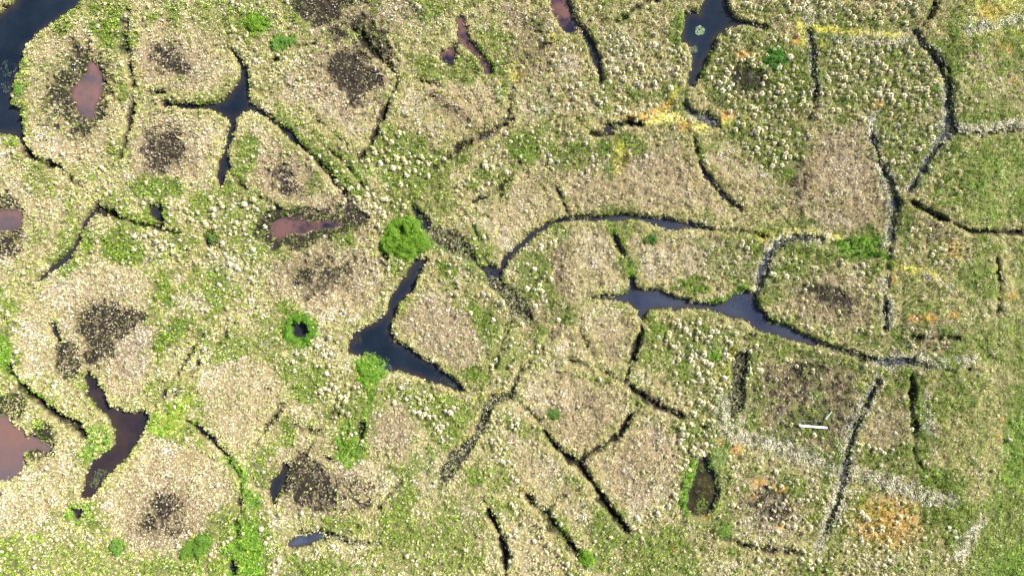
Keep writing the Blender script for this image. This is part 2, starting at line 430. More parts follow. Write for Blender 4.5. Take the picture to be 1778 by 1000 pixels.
P('dark', [(484, 459), (542, 436), (593, 440), (632, 440), (620, 476), (590, 510), (542, 518), (505, 495)], 26, .55, 14)
P('olive', [(484, 459), (542, 436), (593, 440), (627, 442), (600, 480), (542, 505), (508, 490)], 22, .5, 12)
P('dark', [(1389, 493), (1430, 490), (1471, 507), (1486, 524), (1474, 550), (1440, 536), (1410, 517)], 8, .75, 6)
P('brown', [(1380, 480), (1440, 485), (1500, 510), (1500, 560), (1450, 560), (1400, 530)], 14, .8, 8)
P('dark', [(494, 806), (522, 784), (552, 800), (572, 825), (590, 850), (583, 880), (542, 883), (508, 863), (489, 852)], 10, .8, 10)
P('dark', [(560, 810), (640, 830), (660, 870), (640, 900), (560, 880)], 22, .4, 12)
E('dark', 630, 878, 13, 10, 0, 6, .75, 6)
E('dark', 287, 888, 42, 42, 0, 22, .65, 12)
E('dark', 287, 882, 24, 28, 20, 9, .95, 8)
P('dark', [(8, 690), (30, 676), (48, 700), (44, 728), (20, 735), (-10, 720), (-10, 690)], 7, .9, 6)
P('dark', [(54, 747), (85, 736), (100, 762), (94, 790), (61, 798), (46, 790)], 7, .9, 6)
E('dark', 1335, 873, 38, 35, 0, 14, .5, 7)
E('lichen', 1335, 873, 38, 35, 0, 12, 1, 7)
P('brown', [(1322, 645), (1400, 625), (1478, 650), (1480, 720), (1465, 770), (1400, 755), (1330, 735)], 14, 1.0, 8)
P('dark', [(1318, 640), (1400, 620), (1480, 645), (1478, 720), (1460, 765), (1400, 752), (1328, 735)], 16, .34, 8)
P('brown', [(1310, 640), (1400, 615), (1485, 640), (1485, 720), (1465, 780), (1400, 765), (1320, 745)], 18, .9, 8)
P('brown', [(1375, 265), (1400, 260), (1410, 320), (1385, 375), (1362, 350), (1365, 300)], 14, .9, 8)
P('dark', [(1375, 275), (1395, 275), (1400, 320), (1385, 365), (1368, 340)], 13, .45, 8)
P('brown', [(1410, 230), (1490, 220), (1535, 330), (1535, 390), (1440, 400), (1400, 330)], 16, .5, 9)
P('brown', [(1580, 370), (1640, 385), (1650, 410), (1600, 420)], 14, .8, 8)
P('brown', [(1555, 545), (1660, 560), (1680, 610), (1560, 610)], 12, .7, 8)
L('brown', [(986, 415, 20), (974, 449, 26), (970, 480, 28), (985, 530, 30)], 9, .9, 5)
L('dark', [(982, 425, 7), (972, 455, 9), (971, 490, 8)], 7, .4)
P('brown', [(900, 545), (970, 505), (1000, 545), (960, 600), (910, 590)], 18, .55, 9)
P('brown', [(930, 690), (1060, 670), (1080, 720), (1020, 790), (950, 750)], 24, .45, 12)
P('brown', [(1040, 800), (1100, 730), (1170, 760), (1150, 850), (1080, 880)], 24, .5, 12)
P('brown', [(985, 565), (1100, 560), (1085, 640), (1010, 620)], 22, .4, 12)
P('brown', [(690, 560), (745, 505), (800, 530), (838, 600), (800, 645), (730, 610)], 16, .5, 9)
P('lichen', [(690, 560), (745, 505), (800, 530), (838, 600), (800, 645), (730, 610)], 16, .45, 9)
P('brown', [(640, 715), (700, 700), (725, 745), (700, 790), (650, 770)], 18, .6, 9)
P('brown', [(1520, 690), (1570, 680), (1575, 770), (1500, 790), (1495, 740)], 14, .45, 8)
P('brown', [(950, 260), (1180, 250), (1230, 330), (1180, 372), (990, 370), (930, 330)], 24, .35, 12)

# ------------------------------------------------------------------ greens
g = lambda *a, **k: P('green', *a, **k)
g([(150, 44), (215, 15), (212, 70), (190, 97), (163, 62)], 9)
E('green', 110, 48, 16, 10, -35, val=.7)
E('green', 33, 156, 9, 11)
E('green', 275, 326, 48, 20, 0, 12)
E('green', 430, 268, 22, 36, 15, 10, .8)
E('green', 545, 320, 16, 22, 20, 8, .5)
E('bright', 443, 42, 20, 18)
E('green', 440, 40, 42, 34, 0, 16, .7)
E('green', 491, 76, 24, 16, -15)
g([(640, 240), (672, 212), (740, 235), (762, 290), (705, 322), (660, 302), (628, 276)], 12, .8)
g([(468, 195), (522, 231), (562, 265), (590, 290), (640, 345), (600, 330), (569, 294), (525, 260), (491, 223)], 7, 1)
g([(560, 240), (610, 265), (660, 300), (640, 330), (590, 290)], 12, .7)
g([(700, 300), (780, 315), (800, 360), (760, 385), (700, 370), (640, 335)], 18, .55)
E('green', 908, 258, 33, 27, 20, 9)
E('green', 1047, 258, 18, 15)
E('green', 1083, 245, 15, 14)
E('green', 1055, 288, 12, 20, 0, val=.8)
E('green', 1345, 100, 26, 24, 0, 9)
g([(1225, 90), (1260, 55), (1330, 55), (1400, 75), (1405, 180), (1340, 215), (1240, 190), (1212, 150)], 14, .62)
g([(1420, 80), (1590, 75), (1625, 110), (1635, 190), (1560, 205), (1425, 190)], 14, .62)
g([(1530, 215), (1640, 215), (1620, 260), (1570, 325), (1545, 315), (1520, 240)], 12, .7)
g([(1265, 215), (1400, 210), (1395, 290), (1345, 300), (1300, 275)], 12, .62)
E('green', 1345, 280, 22, 18, 30, val=.9)
g([(1280, 0), (1400, 20), (1590, 25), (1600, 55), (1420, 50), (1290, 30)], 10, .5)
g([(1600, 65), (1640, 60), (1665, 130), (1655, 205), (1640, 140)], 7, .9)
L('green', [(1650, 208, 22), (1700, 206, 22), (1760, 198, 14)], 6, .9)
g([(1655, 150), (1700, 170), (1760, 170), (1760, 205), (1660, 205)], 10, .6)
L('green', [(1665, 240, 14), (1640, 262, 12), (1610, 300, 14), (1590, 325, 14)], 5, .9)
g([(1640, 250), (1780, 235), (1900, 240), (1900, 400), (1700, 395), (1600, 345)], 16, .42)
P('bright', [(1650, 250), (1780, 240), (1900, 240), (1900, 400), (1700, 390), (1620, 345)], 18, .16)
P('warm', [(1650, 250), (1780, 240), (1900, 240), (1900, 400), (1700, 390), (1620, 345)], 18, .5)
g([(1620, -60), (1900, -60), (1900, 40), (1700, 60), (1640, 60)], 14, .5)
P('yellow', [(1670, -60), (1900, -60), (1900, 60), (1690, 60)], 20, .35)
g([(1570, 350), (1590, 372), (1572, 430), (1555, 410)], 6, .9)
g([(1660, 455), (1735, 470), (1745, 520), (1690, 520), (1650, 490)], 12, .75)
g([(1735, 410), (1900, 410), (1900, 520), (1760, 520)], 14, .45)
g([(1690, 560), (1900, 520), (1900, 700), (1760, 650), (1690, 630)], 16, .65)
g([(1545, 560), (1585, 575), (1600, 610), (1540, 605)], 8, .7)
g([(1545, 470), (1640, 500), (1700, 540), (1560, 560)], 16, .4)
P('bright', [(1440, 422), (1498, 410), (1532, 416), (1546, 439), (1546, 462), (1518, 449), (1488, 450), (1460, 441)], 7, .85)
g([(1340, 432), (1420, 425), (1470, 440), (1440, 462), (1350, 465)], 9, .6)
g([(1320, 540), (1345, 545), (1390, 572), (1450, 600), (1400, 588), (1345, 563)], 6, .85)
g([(1490, 570), (1530, 560), (1530, 610), (1480, 605)], 8, .6)
E('green', 152, 418, 16, 22)
g([(172, 408), (210, 398), (242, 420), (254, 445), (246, 459), (210, 456), (180, 445)], 8, .95)
E('green', 232, 385, 30, 20, 20, val=.8)
E('green', 205, 350, 30, 16, 10, val=.6)
g([(265, 475), (290, 465), (300, 490), (304, 528), (290, 532), (272, 505)], 8)
g([(260, 610), (275, 580), (300, 557), (328, 555), (316, 580), (302, 605), (280, 622)], 8)
E('green', 378, 500, 24, 42, 0, 14, .75)
E('green', 305, 440, 24, 14, 30, val=.6)
g([(368, 628), (380, 595), (400, 568), (415, 572), (405, 600), (386, 628)], 7, .9)
E('green', 425, 600, 26, 20, 0, val=.6)
E('bright', 6, 612, 15, 26, 0, 6)
L('bright', [(10, 632, 14), (26, 655, 10), (60, 680, 10), (80, 692, 8)], 5, .7)
L('green', [(10, 632, 18), (40, 672, 16), (70, 690, 20), (90, 700, 14)], 6, .7)
E('bright', 522, 573, 27, 27, 0, 6, .9)
E('green', 522, 575, 32, 34, 0, 8, .9)
E('green', 272, 372, 26, 24, 0, 8)
P('bright', ellp(704, 415, 40, 35), 5, 1)
L('green', [(742, 418, 20), (780, 436, 18), (815, 452, 14)], 7, .9)
E('green', 775, 466, 24, 15, 20, 8, .9)
g([(812, 525), (850, 540), (868, 565), (852, 602), (830, 582), (820, 555)], 8, .9)
g([(850, 560), (900, 560), (905, 610), (880, 650), (840, 640)], 14, .6)
E('green', 828, 655, 28, 15, 10, 8, .95)
E('green', 545, 655, 32, 22, 0, 12, .75)
E('green', 470, 590, 26, 50, 0, 18, .5)
P('bright', [(617, 626), (640, 610), (664, 626), (674, 646), (661, 660), (644, 672), (624, 656)], 5, .9)
L('bright', [(646, 664, 14), (643, 694, 9), (634, 728, 8), (628, 756, 10)], 4, .9)
L('green', [(646, 664, 26), (643, 694, 16), (630, 728, 20)], 6, .8)
P('bright', [(580, 762), (606, 735), (640, 765), (632, 785), (606, 812), (588, 797)], 8, .8)
g([(570, 700), (620, 690), (640, 790), (606, 815), (575, 780)], 10, .6)
g([(650, 668), (740, 668), (800, 690), (830, 720), (805, 765), (770, 788), (742, 750), (700, 700), (660, 700)], 12, .7)
E('green', 500, 752, 13, 28, 0, 7, .9)
E('green', 535, 680, 32, 18, 0, 9, .8)
E('green', 825, 828, 13, 20, 0, 7, .9)
g([(810, 830), (870, 800), (900, 830), (860, 870)], 14, .5)
P('bright', [(392, 935), (420, 900), (445, 908), (462, 950), (452, 1040), (398, 1040)], 9, .85)
g([(380, 880), (450, 870), (480, 930), (470, 1040), (380, 1040)], 14, .7)
L('bright', [(394, 795, 14), (425, 820, 18), (423, 848, 14), (440, 866, 22)], 6, .85)
E('green', 560, 988, 46, 18, 0, 9, .9)
E('green', 600, 912, 40, 14, 0, 10, .7)
g([(760, 870), (830, 900), (840, 1000), (700, 1000), (720, 930)], 22, .5)
g([(640, 900), (760, 880), (740, 1000), (640, 1000)], 22, .35)
P('bright', [(262, 718), (306, 701), (333, 682), (328, 714), (318, 752), (282, 757), (258, 745)], 9, .55)
P('yellow', [(262, 718), (306, 701), (333, 682), (328, 714), (318, 752), (282, 757), (258, 745)], 9, .4)
P('bright', [(150, 745), (180, 733), (197, 745), (197, 770), (170, 790), (150, 815), (140, 800), (155, 770)], 6, .45)
P('bright', [(120, 870), (150, 868), (165, 880), (150, 902), (135, 912), (118, 900)], 6, .6)
E('green', 205, 948, 11, 16, 0, 5)
E('green', 343, 948, 33, 17, -33, 7)
g([(-80, 930), (130, 925), (240, 960), (230, 1060), (-80, 1060)], 25, .4)
E('green', 382, 910, 26, 22, 0, 10, .6)
E('green', 925, 476, 32, 40, 0, 12, .75)
g([(1172, 485), (1210, 480), (1228, 500), (1216, 517), (1185, 512)], 7)
g([(1210, 425), (1300, 415), (1315, 460), (1290, 500), (1230, 480)], 16, .5)
P('bright', [(1222, 520), (1262, 516), (1268, 505), (1300, 490), (1300, 503), (1270, 512), (1258, 526), (1228, 528)], 4, .8)
E('green', 1130, 416, 15, 11, 0, 6)
L('bright', [(1057, 386, 9), (1066, 410, 10)], 4, .9)
L('bright', [(1086, 450, 7), (1097, 480, 7)], 3, .7)
g([(1122, 562), (1150, 551), (1168, 570), (1162, 592), (1140, 592)], 7, 1)
E('green', 1200, 605, 16, 24, 0, 8, .9)
E('green', 1188, 645, 14, 28, 0, 8, .8)
E('green', 1158, 610, 12, 18, 0, 8, .7)
E('bright', 1240, 615, 13, 13, 0, 6, .7)
g([(1120, 555), (1200, 545), (1290, 570), (1280, 640), (1250, 720), (1210, 730), (1190, 680), (1140, 620)], 14, .5)
L('bright', [(1205, 800, 14), (1197, 835, 14), (1184, 868, 16), (1190, 890, 12)], 5, .9)
g([(1220, 700), (1255, 690), (1250, 760), (1210, 760)], 9, .7)
g([(1180, 780), (1265, 760), (1275, 900), (1250, 935), (1185, 905)], 12, .55)
E('green', 1255, 920, 15, 15, 0, 6)
g([(1090, 920), (1190, 910), (1230, 1040), (1060, 1040)], 20, .65)
g([(1000, 950), (1070, 940), (1060, 1000), (1000, 985)], 14, .5)
E('bright', 1018, 966, 14, 12, 0, 5, .8)
E('green', 962, 718, 11, 9, 0, 5)
L('green', [(1330, 752, 12), (1380, 766, 14), (1440, 795, 12)], 5, .8)
g([(1420, 800), (1445, 790), (1455, 812), (1440, 850), (1420, 860)], 8, .7)
g([(1480, 760), (1580, 790), (1585, 825), (1520, 822), (1478, 800)], 9, .65)
L('green', [(1594, 660, 20), (1594, 700, 20), (1604, 780, 22)], 6, .95)
g([(1590, 805), (1640, 810), (1680, 832), (1664, 858), (1620, 852), (1592, 840)], 9, .95)
g([(1610, 640), (1740, 640), (1700, 690), (1620, 690)], 14, .5)
P('warm', [(1620, 690), (1740, 650), (1740, 760), (1670, 840), (1620, 800)], 16, .7)
g([(1620, 690), (1740, 650), (1740, 760), (1670, 840), (1620, 800)], 16, .38)
g([(1745, 670), (1920, 600), (1920, 1100), (1640, 1100), (1690, 930), (1715, 870), (1740, 790)], 12, .8)
P('bright', [(1745, 730), (1790, 720), (1800, 860), (1735, 830)], 14, .4)
P('bright', [(1720, 980), (1790, 930), (1790, 1040), (1720, 1040)], 14, .4)
g([(1626, 885), (1680, 878), (1694, 900), (1668, 952), (1632, 937)], 9, .9)
g([(1440, 880), (1470, 850), (1480, 900), (1450, 980), (1425, 960)], 9, .55)
g([(1330, 560), (1370, 590), (1520, 630), (1500, 650), (1310, 610), (1300, 580)], 9, .6)
g([(1300, 610), (1325, 620), (1320, 750), (1290, 760)], 8, .6)
P('green', [(380, 330), (470, 380), (470, 470), (380, 430), (340, 350)], 22, .5)
E('green', 470, 435, 34, 12, 10, 8, .7)
E('green', 870, 330, 24, 16, -35, 8, .35)
E('green', 955, 240, 30, 20, 0, 12, .4)
P('green', [(850, 20), (890, 80), (880, 160), (860, 140), (855, 90), (835, 60)], 9, .6)
E('bright', 875, 150, 8, 24, 10, 6, .4)
P('green', [(1190, 20), (1180, 80), (1170, 110), (1160, 60), (1180, 10)], 7, .9)
P('bright', [(1190, 20), (1182, 75), (1175, 80), (1178, 30)], 4, .8)
P('green', [(700, -40), (860, -40), (830, 20), (780, 25), (720, 10)], 16, .35)
P('green', [(330, -20), (470, -20), (480, 60), (400, 70), (330, 30)], 22, .4)
P('green', [(150, -30), (230, -30), (225, 30), (150, 40)], 14, .6)

# ------------------------------------------------------------------ mosses, pale sedge troughs, lichen
L('yellow', [(1118, 212, 12), (1150, 206, 16), (1175, 203, 14), (1205, 225, 10), (1262, 212, 8)], 7, .95)
L('yellow', [(1145, 196, 12), (1168, 176, 10), (1172, 150, 8)], 6, .7)
L('orange', [(1084, 207, 7), (1118, 203, 12), (1145, 190, 11), (1165, 177, 8)], 6, .8)
E('orange', 1190, 221, 13, 9, 0, 6, .8)
E('orange', 1300, 98, 22, 6, 8, 5, .7)
E('orange', 1260, 200, 12, 6, 0, 5, .6)
L('yellow', [(1389, 50, 16), (1416, 51, 13), (1464, 57, 11), (1518, 62, 10), (1573, 63, 9)], 5, 1)
E('yellow', 1397, 75, 8, 9, 0, 4, .9)
E('yellow', 1425, 76, 9, 8, 0, 4, .9)
E('orange', 1380, 71, 5, 5, 0, 3, .9)
E('orange', 1520, 64, 12, 4, 0, 3, .5)
E('orange', 1519, 182, 10, 10, 30, 5, .9)
E('orange', 1405, 75, 4, 4, 0, 3, .6)
L('yellow', [(1602, 85, 8), (1625, 110, 8), (1634, 145, 7)], 4, .8)
E('orange', 1757, 140, 9, 8, 0, 5, .7)
E('orange', 1715, 25, 22, 14, 0, 10, .4)
E('orange', 1740, 82, 16, 8, 20, 6, .4)
L('yellow', [(1362, 405, 10), (1410, 404, 10), (1457, 412, 6)], 5, .8)
L('yellow', [(1552, 459, 9), (1573, 468, 10), (1607, 469, 9), (1647, 497, 7)], 5, .85)
L('pale', [(1600, 472, 8), (1650, 500, 9)], 5, .7)
E('orange', 1600, 551, 22, 8, 0, 6, .75)
E('orange', 1656, 548, 9, 7, 0, 5, .8)
E('orange', 1548, 486, 5, 5, 0, 3, .7)
E('orange', 1753, 513, 12, 7, 0, 5, .5)
E('orange', 1656, 430, 16, 20, 0, 9, .35)
E('orange', 1540, 905, 58, 42, 0, 22, .6)
E('orange', 1550, 900, 26, 18, 0, 14, .8)
E('orange', 1318, 838, 14, 8, 0, 5, .7)
E('orange', 1353, 848, 14, 6, 20, 5, .7)
E('orange', 1352, 915, 6, 5, 0, 3, .8)
E('orange', 1280, 778, 10, 9, 0, 5, .7)
E('orange', 1310, 858, 9, 10, 0, 5, .7)
E('orange', 1230, 893, 9, 6, 0, 4, .7)
E('orange', 1171, 950, 6, 5, 0, 4, .8)
E('orange', 1246, 768, 7, 8, 0, 4, .6)
L('orange', [(826, 740, 4), (808, 765, 4), (792, 785, 4)], 3, .7, 1)
L('orange', [(820, 690, 4), (850, 688, 5), (880, 676, 4)], 3, .5, 1)
E('orange', 905, 850, 8, 6, 0, 4, .5)
E('orange', 905, 130, 10, 16, 0, 7, .3)
E('yellow', 893, 130, 8, 22, 0, 6, .6)
E('yellow', 962, 70, 8, 10, 0, 5, .6)
E('yellow', 1075, 275, 10, 30, 0, 7, .6)
E('orange', 1085, 275, 10, 20, 0, 7, .3)
E('yellow', 860, 392, 4, 18, -25, 4, .3)
E('yellow', 1330, 410, 18, 10, 0, 6, .6)
E('yellow', 1260, 640, 18, 40, 20, 12, .25)
E('orange', 1275, 607, 8, 8, 0, 4, .5)
E('yellow', 720, 585, 10, 6, 40, 4, .2)
E('orange', 1735, 760, 8, 6, 0, 4, .5)
E('orange', 1740, 730, 6, 5, 0, 4, .6)
E('orange', 1455, 480, 8, 5, 0, 4, .3)
E('warm', 1690, 70, 40, 20, 0, 12, .8)
E('warm', 1735, 660, 40, 16, 0, 10, .8)
pl = [[(1681, 51, 16), (1729, 47, 14), (1790, 28, 14)], [(1655, 222, 10), (1695, 224, 12), (1736, 221, 11), (1790, 212, 10)],
      [(1549, 620, 16), (1586, 627, 18), (1634, 627, 18), (1680, 622, 10)], [(1328, 768, 20), (1369, 777, 22), (1413, 796, 22), (1460, 815, 20)],
      [(1475, 818, 18), (1518, 830, 22), (1559, 844, 24), (1600, 857, 24), (1660, 869, 14)], [(1515, 190, 8), (1513, 240, 12), (1522, 280, 14), (1542, 325, 16), (1548, 360, 20), (1543, 430, 16)],
      [(1522, 655, 16), (1500, 697, 18), (1480, 745, 18), (1470, 790, 18), (1465, 830, 20), (1445, 884, 18), (1422, 945, 16)],
      [(1403, -10, 8), (1405, 45, 10)], [(1428, 64, 8), (1500, 70, 10), (1590, 66, 10)], [(1604, 80, 14), (1628, 105, 14), (1642, 150, 20), (1645, 215, 22), (1630, 250, 18), (1600, 296, 14)],
      [(1330, 440, 14), (1345, 424, 14), (1385, 412, 14), (1430, 413, 10)], [(1605, 690, 8), (1610, 730, 9), (1617, 780, 9)], [(1255, 690, 12), (1252, 740, 20), (1290, 760, 22), (1330, 768, 16)],
      [(1532, 490, 16), (1535, 560, 14)], [(1700, 900, 14), (1680, 935, 12), (1660, 970, 10)], [(1410, 60, 10), (1408, 120, 12), (1412, 160, 8)]]
for a in pl:
    L('pale', [(x_, y_, w_ * 1.12 + 1) for x_, y_, w_ in a], 8, 1, 8)
L('reed', [(739, 398, 10), (760, 408, 28), (788, 424, 36), (806, 436, 22), (828, 455, 10)], 6, .85)
L('reed', [(851, 488, 22), (875, 505, 26), (900, 535, 28), (918, 556, 10)], 6, .9)
L('reed', [(905, 640, 6), (893, 665, 8), (886, 688, 14), (855, 694, 18), (845, 708, 14), (838, 731, 14), (824, 759, 16), (807, 782, 20), (790, 796, 26), (775, 823, 24), (765, 838, 8)], 5, .95)
P('reed', [(1276, 609), (1300, 607), (1297, 630), (1291, 670), (1288, 705), (1270, 722), (1267, 690), (1270, 655)], 4, .95)
L('reed', [(522, 924, 8), (550, 924, 8), (583, 930, 14), (603, 941, 10), (644, 943, 8), (663, 944, 3)], 4, .9)
L('reed', [(1020, 518, 8), (1050, 515, 12), (1066, 516, 8)], 4, .8)
L('reed', [(1222, 396, 5), (1260, 402, 5)], 3, .8)
L('reed', [(1420, 595, 8), (1464, 609, 11), (1500, 620, 11), (1524, 628, 8)], 4, .85)
L('reed', [(985, 380, 6), (1023, 378, 5)], 3, .8)
for e in [(340, 116, 26, 32), (85, 245, 34, 26), (535, 104, 24, 22), (690, 22, 26, 24), (735, 40, 22, 20), (668, 165, 14, 12), (1072, 82, 26, 36), (985, 108, 20, 30), (930, 185, 28, 22),
          (1040, 185, 20, 18), (110, 488, 32, 40), (314, 525, 12, 12), (352, 530, 14, 12), (290, 776, 26, 14), (92, 905, 20, 16), (235, 600, 34, 52), (840, 390, 30, 36), (735, 815, 46, 38),
          (810, 885, 24, 28), (1030, 425, 32, 36), (1245, 450, 60, 34), (910, 475, 14, 18), (50, 570, 24, 18), (195, 90, 14, 10), (400, 470, 24, 26), (460, 190, 16, 14), (700, 640, 10, 6),
          (560, 540, 24, 10), (460, 600, 14, 26), (1380, 460, 20, 14), (1470, 300, 40, 40), (1440, 380, 40, 16), (1615, 598, 50, 9), (1110, 880, 20, 24), (1050, 280, 20, 20),
          (1320, 920, 50, 30), (1010, 900, 30, 30), (680, 840, 30, 40), (870, 960, 20, 30), (1180, 610, 24, 20), (1290, 720, 16, 24), (500, 985, 30, 14), (880, 425, 30, 30), (1130, 450, 40, 26)]:
    E('lichen', *e, 0, 0.7 * min(e[2], e[3]), .8, 10)
L('lichen', [(545, 180, 22), (590, 205, 24), (620, 228, 16)], 9, .95)
L('lichen', [(1040, 830, 10), (1062, 855, 14), (1090, 880, 10)], 6, .8)
L('lichen', [(1120, 700, 10), (1150, 720, 12)], 7, .6)
L('lichen', [(505, 140, 20), (540, 170, 20)], 10, .7)

# ------------------------------------------------------------------ tussock ground
for pts, v in [([(590, 320), (650, 320), (720, 370), (690, 395), (640, 400), (600, 370)], .95), ([(640, 240), (680, 215), (745, 235), (760, 290), (700, 322), (640, 295)], .85),
               ([(960, 70), (1180, 60), (1190, 170), (1090, 205), (960, 210), (920, 180)], .7), ([(1215, 85), (1260, 50), (1400, 70), (1408, 200), (1250, 215), (1205, 150)], .8),
               ([(1420, 80), (1600, 78), (1638, 130), (1636, 205), (1430, 190)], .85), ([(1265, 190), (1410, 190), (1400, 300), (1290, 290)], .75),
               ([(1280, -20), (1610, -20), (1590, 50), (1290, 40)], .75), ([(1115, 555), (1290, 560), (1280, 700), (1240, 740), (1150, 700), (1200, 640)], .85),
               ([(1150, 720), (1260, 730), (1200, 860), (1100, 940), (1080, 900), (1160, 850)], .85), ([(840, 700), (900, 720), (960, 790), (900, 860), (840, 800)], .6),
               ([(1560, 390), (1725, 400), (1730, 480), (1580, 450)], .8), ([(1325, 440), (1530, 450), (1530, 600), (1440, 590), (1340, 560)], .5),
               ([(1260, 780), (1450, 810), (1440, 990), (1270, 980)], .55), ([(1480, 840), (1690, 880), (1640, 1040), (1440, 1040)], .6), ([(1480, 740), (1585, 740), (1585, 815), (1480, 800)], .7),
               ([(640, 680), (800, 690), (770, 760), (700, 720)], .7), ([(540, 640), (640, 660), (640, 720), (560, 700)], .6), ([(330, 330), (460, 340), (470, 500), (360, 460)], .6),
               ([(180, 380), (300, 400), (420, 440), (330, 460), (190, 420)], .6), ([(900, 430), (960, 420), (960, 540), (900, 520)], .6), ([(860, 560), (900, 570), (890, 640), (840, 640)], .4),
               ([(860, 230), (960, 220), (960, 320), (780, 350), (800, 300)], .5), ([(1410, 180), (1520, 200), (1520, 250), (1410, 260)], .8), ([(1530, 210), (1640, 215), (1580, 310), (1540, 300)], .8),
               ([(1580, 570), (1690, 570), (1690, 610), (1580, 610)], .7), ([(1660, 100), (1778, 120), (1760, 190), (1670, 200)], .35), ([(390, 20), (500, 100), (440, 150), (380, 90)], .5),
               ([(870, 860), (1000, 880), (1000, 1000), (880, 1000)], .5), ([(1210, 420), (1310, 410), (1310, 480), (1240, 500)], .5), ([(40, 700), (150, 680), (140, 720), (60, 740)], .2),
               ([(130, 340), (330, 340), (330, 400), (190, 370)], .45), ([(480, 560), (610, 540), (600, 640), (480, 640)], .35), ([(640, 400), (660, 440), (700, 470), (640, 500)], .5),
               ([(1290, 590), (1330, 610), (1325, 760), (1295, 750)], .4), ([(1340, 735), (1460, 760), (1440, 790), (1350, 765)], .7), ([(1400, 640), (1330, 640), (1400, 600), (1500, 640)], .5),
               ([(740, 470), (810, 470), (880, 520), (890, 580), (840, 560)], .6), ([(500, 260), (560, 250), (640, 340), (600, 340)], .5)]:
    P('tuss', pts, 14, v, 10)

# ------------------------------------------------------------------ dry tan interiors of the polygons
for pts, v in [([(95, 55), (140, 50), (200, 110), (212, 200), (190, 270), (120, 290), (60, 250), (45, 180), (50, 100)], .8),
               ([(243, 50), (330, 35), (395, 88), (405, 120), (370, 165), (250, 155)], .9), ([(242, 198), (378, 205), (388, 240), (365, 330), (240, 312), (222, 262)], .9),
               ([(425, 205), (450, 205), (520, 268), (610, 345), (580, 368), (470, 358), (440, 320), (450, 260)], .85), ([(500, 130), (600, 60), (690, 130), (640, 250), (600, 245), (490, 165)], .9),
               ([(700, 150), (860, 140), (885, 200), (770, 272), (690, 225)], .85), ([(890, 20), (960, 80), (1000, 90), (1040, 150), (1020, 200), (900, 200), (880, 120)], .7),
               ([(830, 390), (900, 300), (960, 330), (978, 372), (900, 408), (868, 450)], 1), ([(970, 300), (1190, 250), (1240, 330), (1270, 370), (1150, 366), (995, 366)], 1),
               ([(475, 445), (640, 425), (672, 480), (640, 545), (540, 560), (478, 500)], 1), ([(690, 560), (745, 505), (800, 530), (838, 600), (800, 645), (730, 610)], 1),
               ([(110, 480), (180, 455), (262, 480), (262, 560), (255, 640), (230, 690), (190, 690), (170, 640), (60, 650), (20, 590), (50, 530)], 1),
               ([(350, 640), (420, 620), (480, 640), (480, 720), (440, 780), (400, 780), (345, 720)], 1), ([(200, 800), (300, 770), (400, 800), (405, 860), (370, 925), (280, 950), (180, 920), (170, 860)], 1),
               ([(50, 800), (130, 745), (135, 820), (115, 880), (60, 930), (-60, 930), (-60, 840)], .8), ([(490, 690), (560, 695), (580, 770), (700, 830), (640, 900), (500, 890), (480, 800)], .8),
               ([(650, 712), (700, 705), (730, 760), (700, 810), (650, 770)], 1), ([(900, 680), (960, 640), (1080, 670), (1095, 715), (1010, 790), (950, 748), (895, 720)], 1),
               ([(1020, 800), (1100, 730), (1185, 760), (1170, 850), (1110, 890), (1070, 880)], 1), ([(960, 560), (1102, 558), (1085, 650), (965, 620)], .95), ([(990, 410), (1060, 400), (1092, 490), (1050, 505), (990, 500)], .9),
               ([(1090, 410), (1220, 405), (1270, 430), (1240, 470), (1180, 475), (1120, 500)], .8), ([(1420, 230), (1490, 215), (1535, 330), (1528, 395), (1425, 398), (1395, 330)], .9),
               ([(1220, 265), (1290, 285), (1340, 330), (1300, 358), (1250, 330)], .7), ([(870, 745), (950, 782), (1000, 830), (1040, 880), (1000, 930), (900, 850)], .8), ([(1350, 485), (1500, 475), (1510, 570), (1420, 560), (1360, 540)], .6),
               ([(1510, 680), (1570, 680), (1575, 765), (1500, 785)], .7), ([(860, 880), (930, 890), (990, 960), (960, 1040), (880, 1040)], .5), ([(20, 260), (100, 300), (160, 330), (90, 430), (0, 480), (-60, 420), (-60, 270)], .6)]:
    P('tan', pts, 14, v, 10)
# ------------------------------------------------------------------ combine: right side greener, patchiness everywhere
XX = (np.arange(MW, dtype=np.float32) - PAD)[None, :]
YY = (np.arange(MH, dtype=np.float32) - PAD)[:, None]
for cx_, cy_, rx_, ry_ in [(293, 110, 60, 45), (285, 262, 60, 58), (610, 125, 80, 75), (490, 310, 60, 60), (565, 475, 90, 50), (287, 888, 75, 70), (185, 580, 80, 70), (545, 835, 85, 60), (1300, 138, 46, 40), (1440, 520, 70, 45), (1335, 873, 60, 50), (560, 390, 105, 34), (610, 20, 100, 50)]:
    E('brown', cx_, cy_, rx_, ry_, 0, 26, .62, 14)
FLD['warm'] *= 1 - .5 * FLD['brown']
OUT = 1 - FLD['tan']
FLD['green'] = np.clip(np.maximum(FLD['green'] * (1 - .0 * OUT), (ss(.0, .75, N_M + .35 * N_L2 + .3 * N_S) * .62 + .16 + .10 * ss(1100, 1700, XX) + 0 * YY) * (.12 + .88 * OUT)), 0, 1)
FLD['lichen'] = np.clip(np.maximum(FLD['lichen'], ss(.05, .8, N_M2 - .3 * ss(1400, 1600, XX)) * .45 + .12), 0, 1) * (1 - .5 * FLD['green']) * (1 - .85 * FLD['bright'])
FLD['tuss'] = np.clip(np.maximum(FLD['tuss'], .10 + .16 * ss(0, .8, N_L)), 0, 1) * (1 - .7 * FLD['tan']) * (1 - .75 * ss(1640, 1700, XX + .12 * YY - 40))
FLD['warm'] = np.maximum(FLD['warm'], ss(.1, .8, N_L2) * .8)
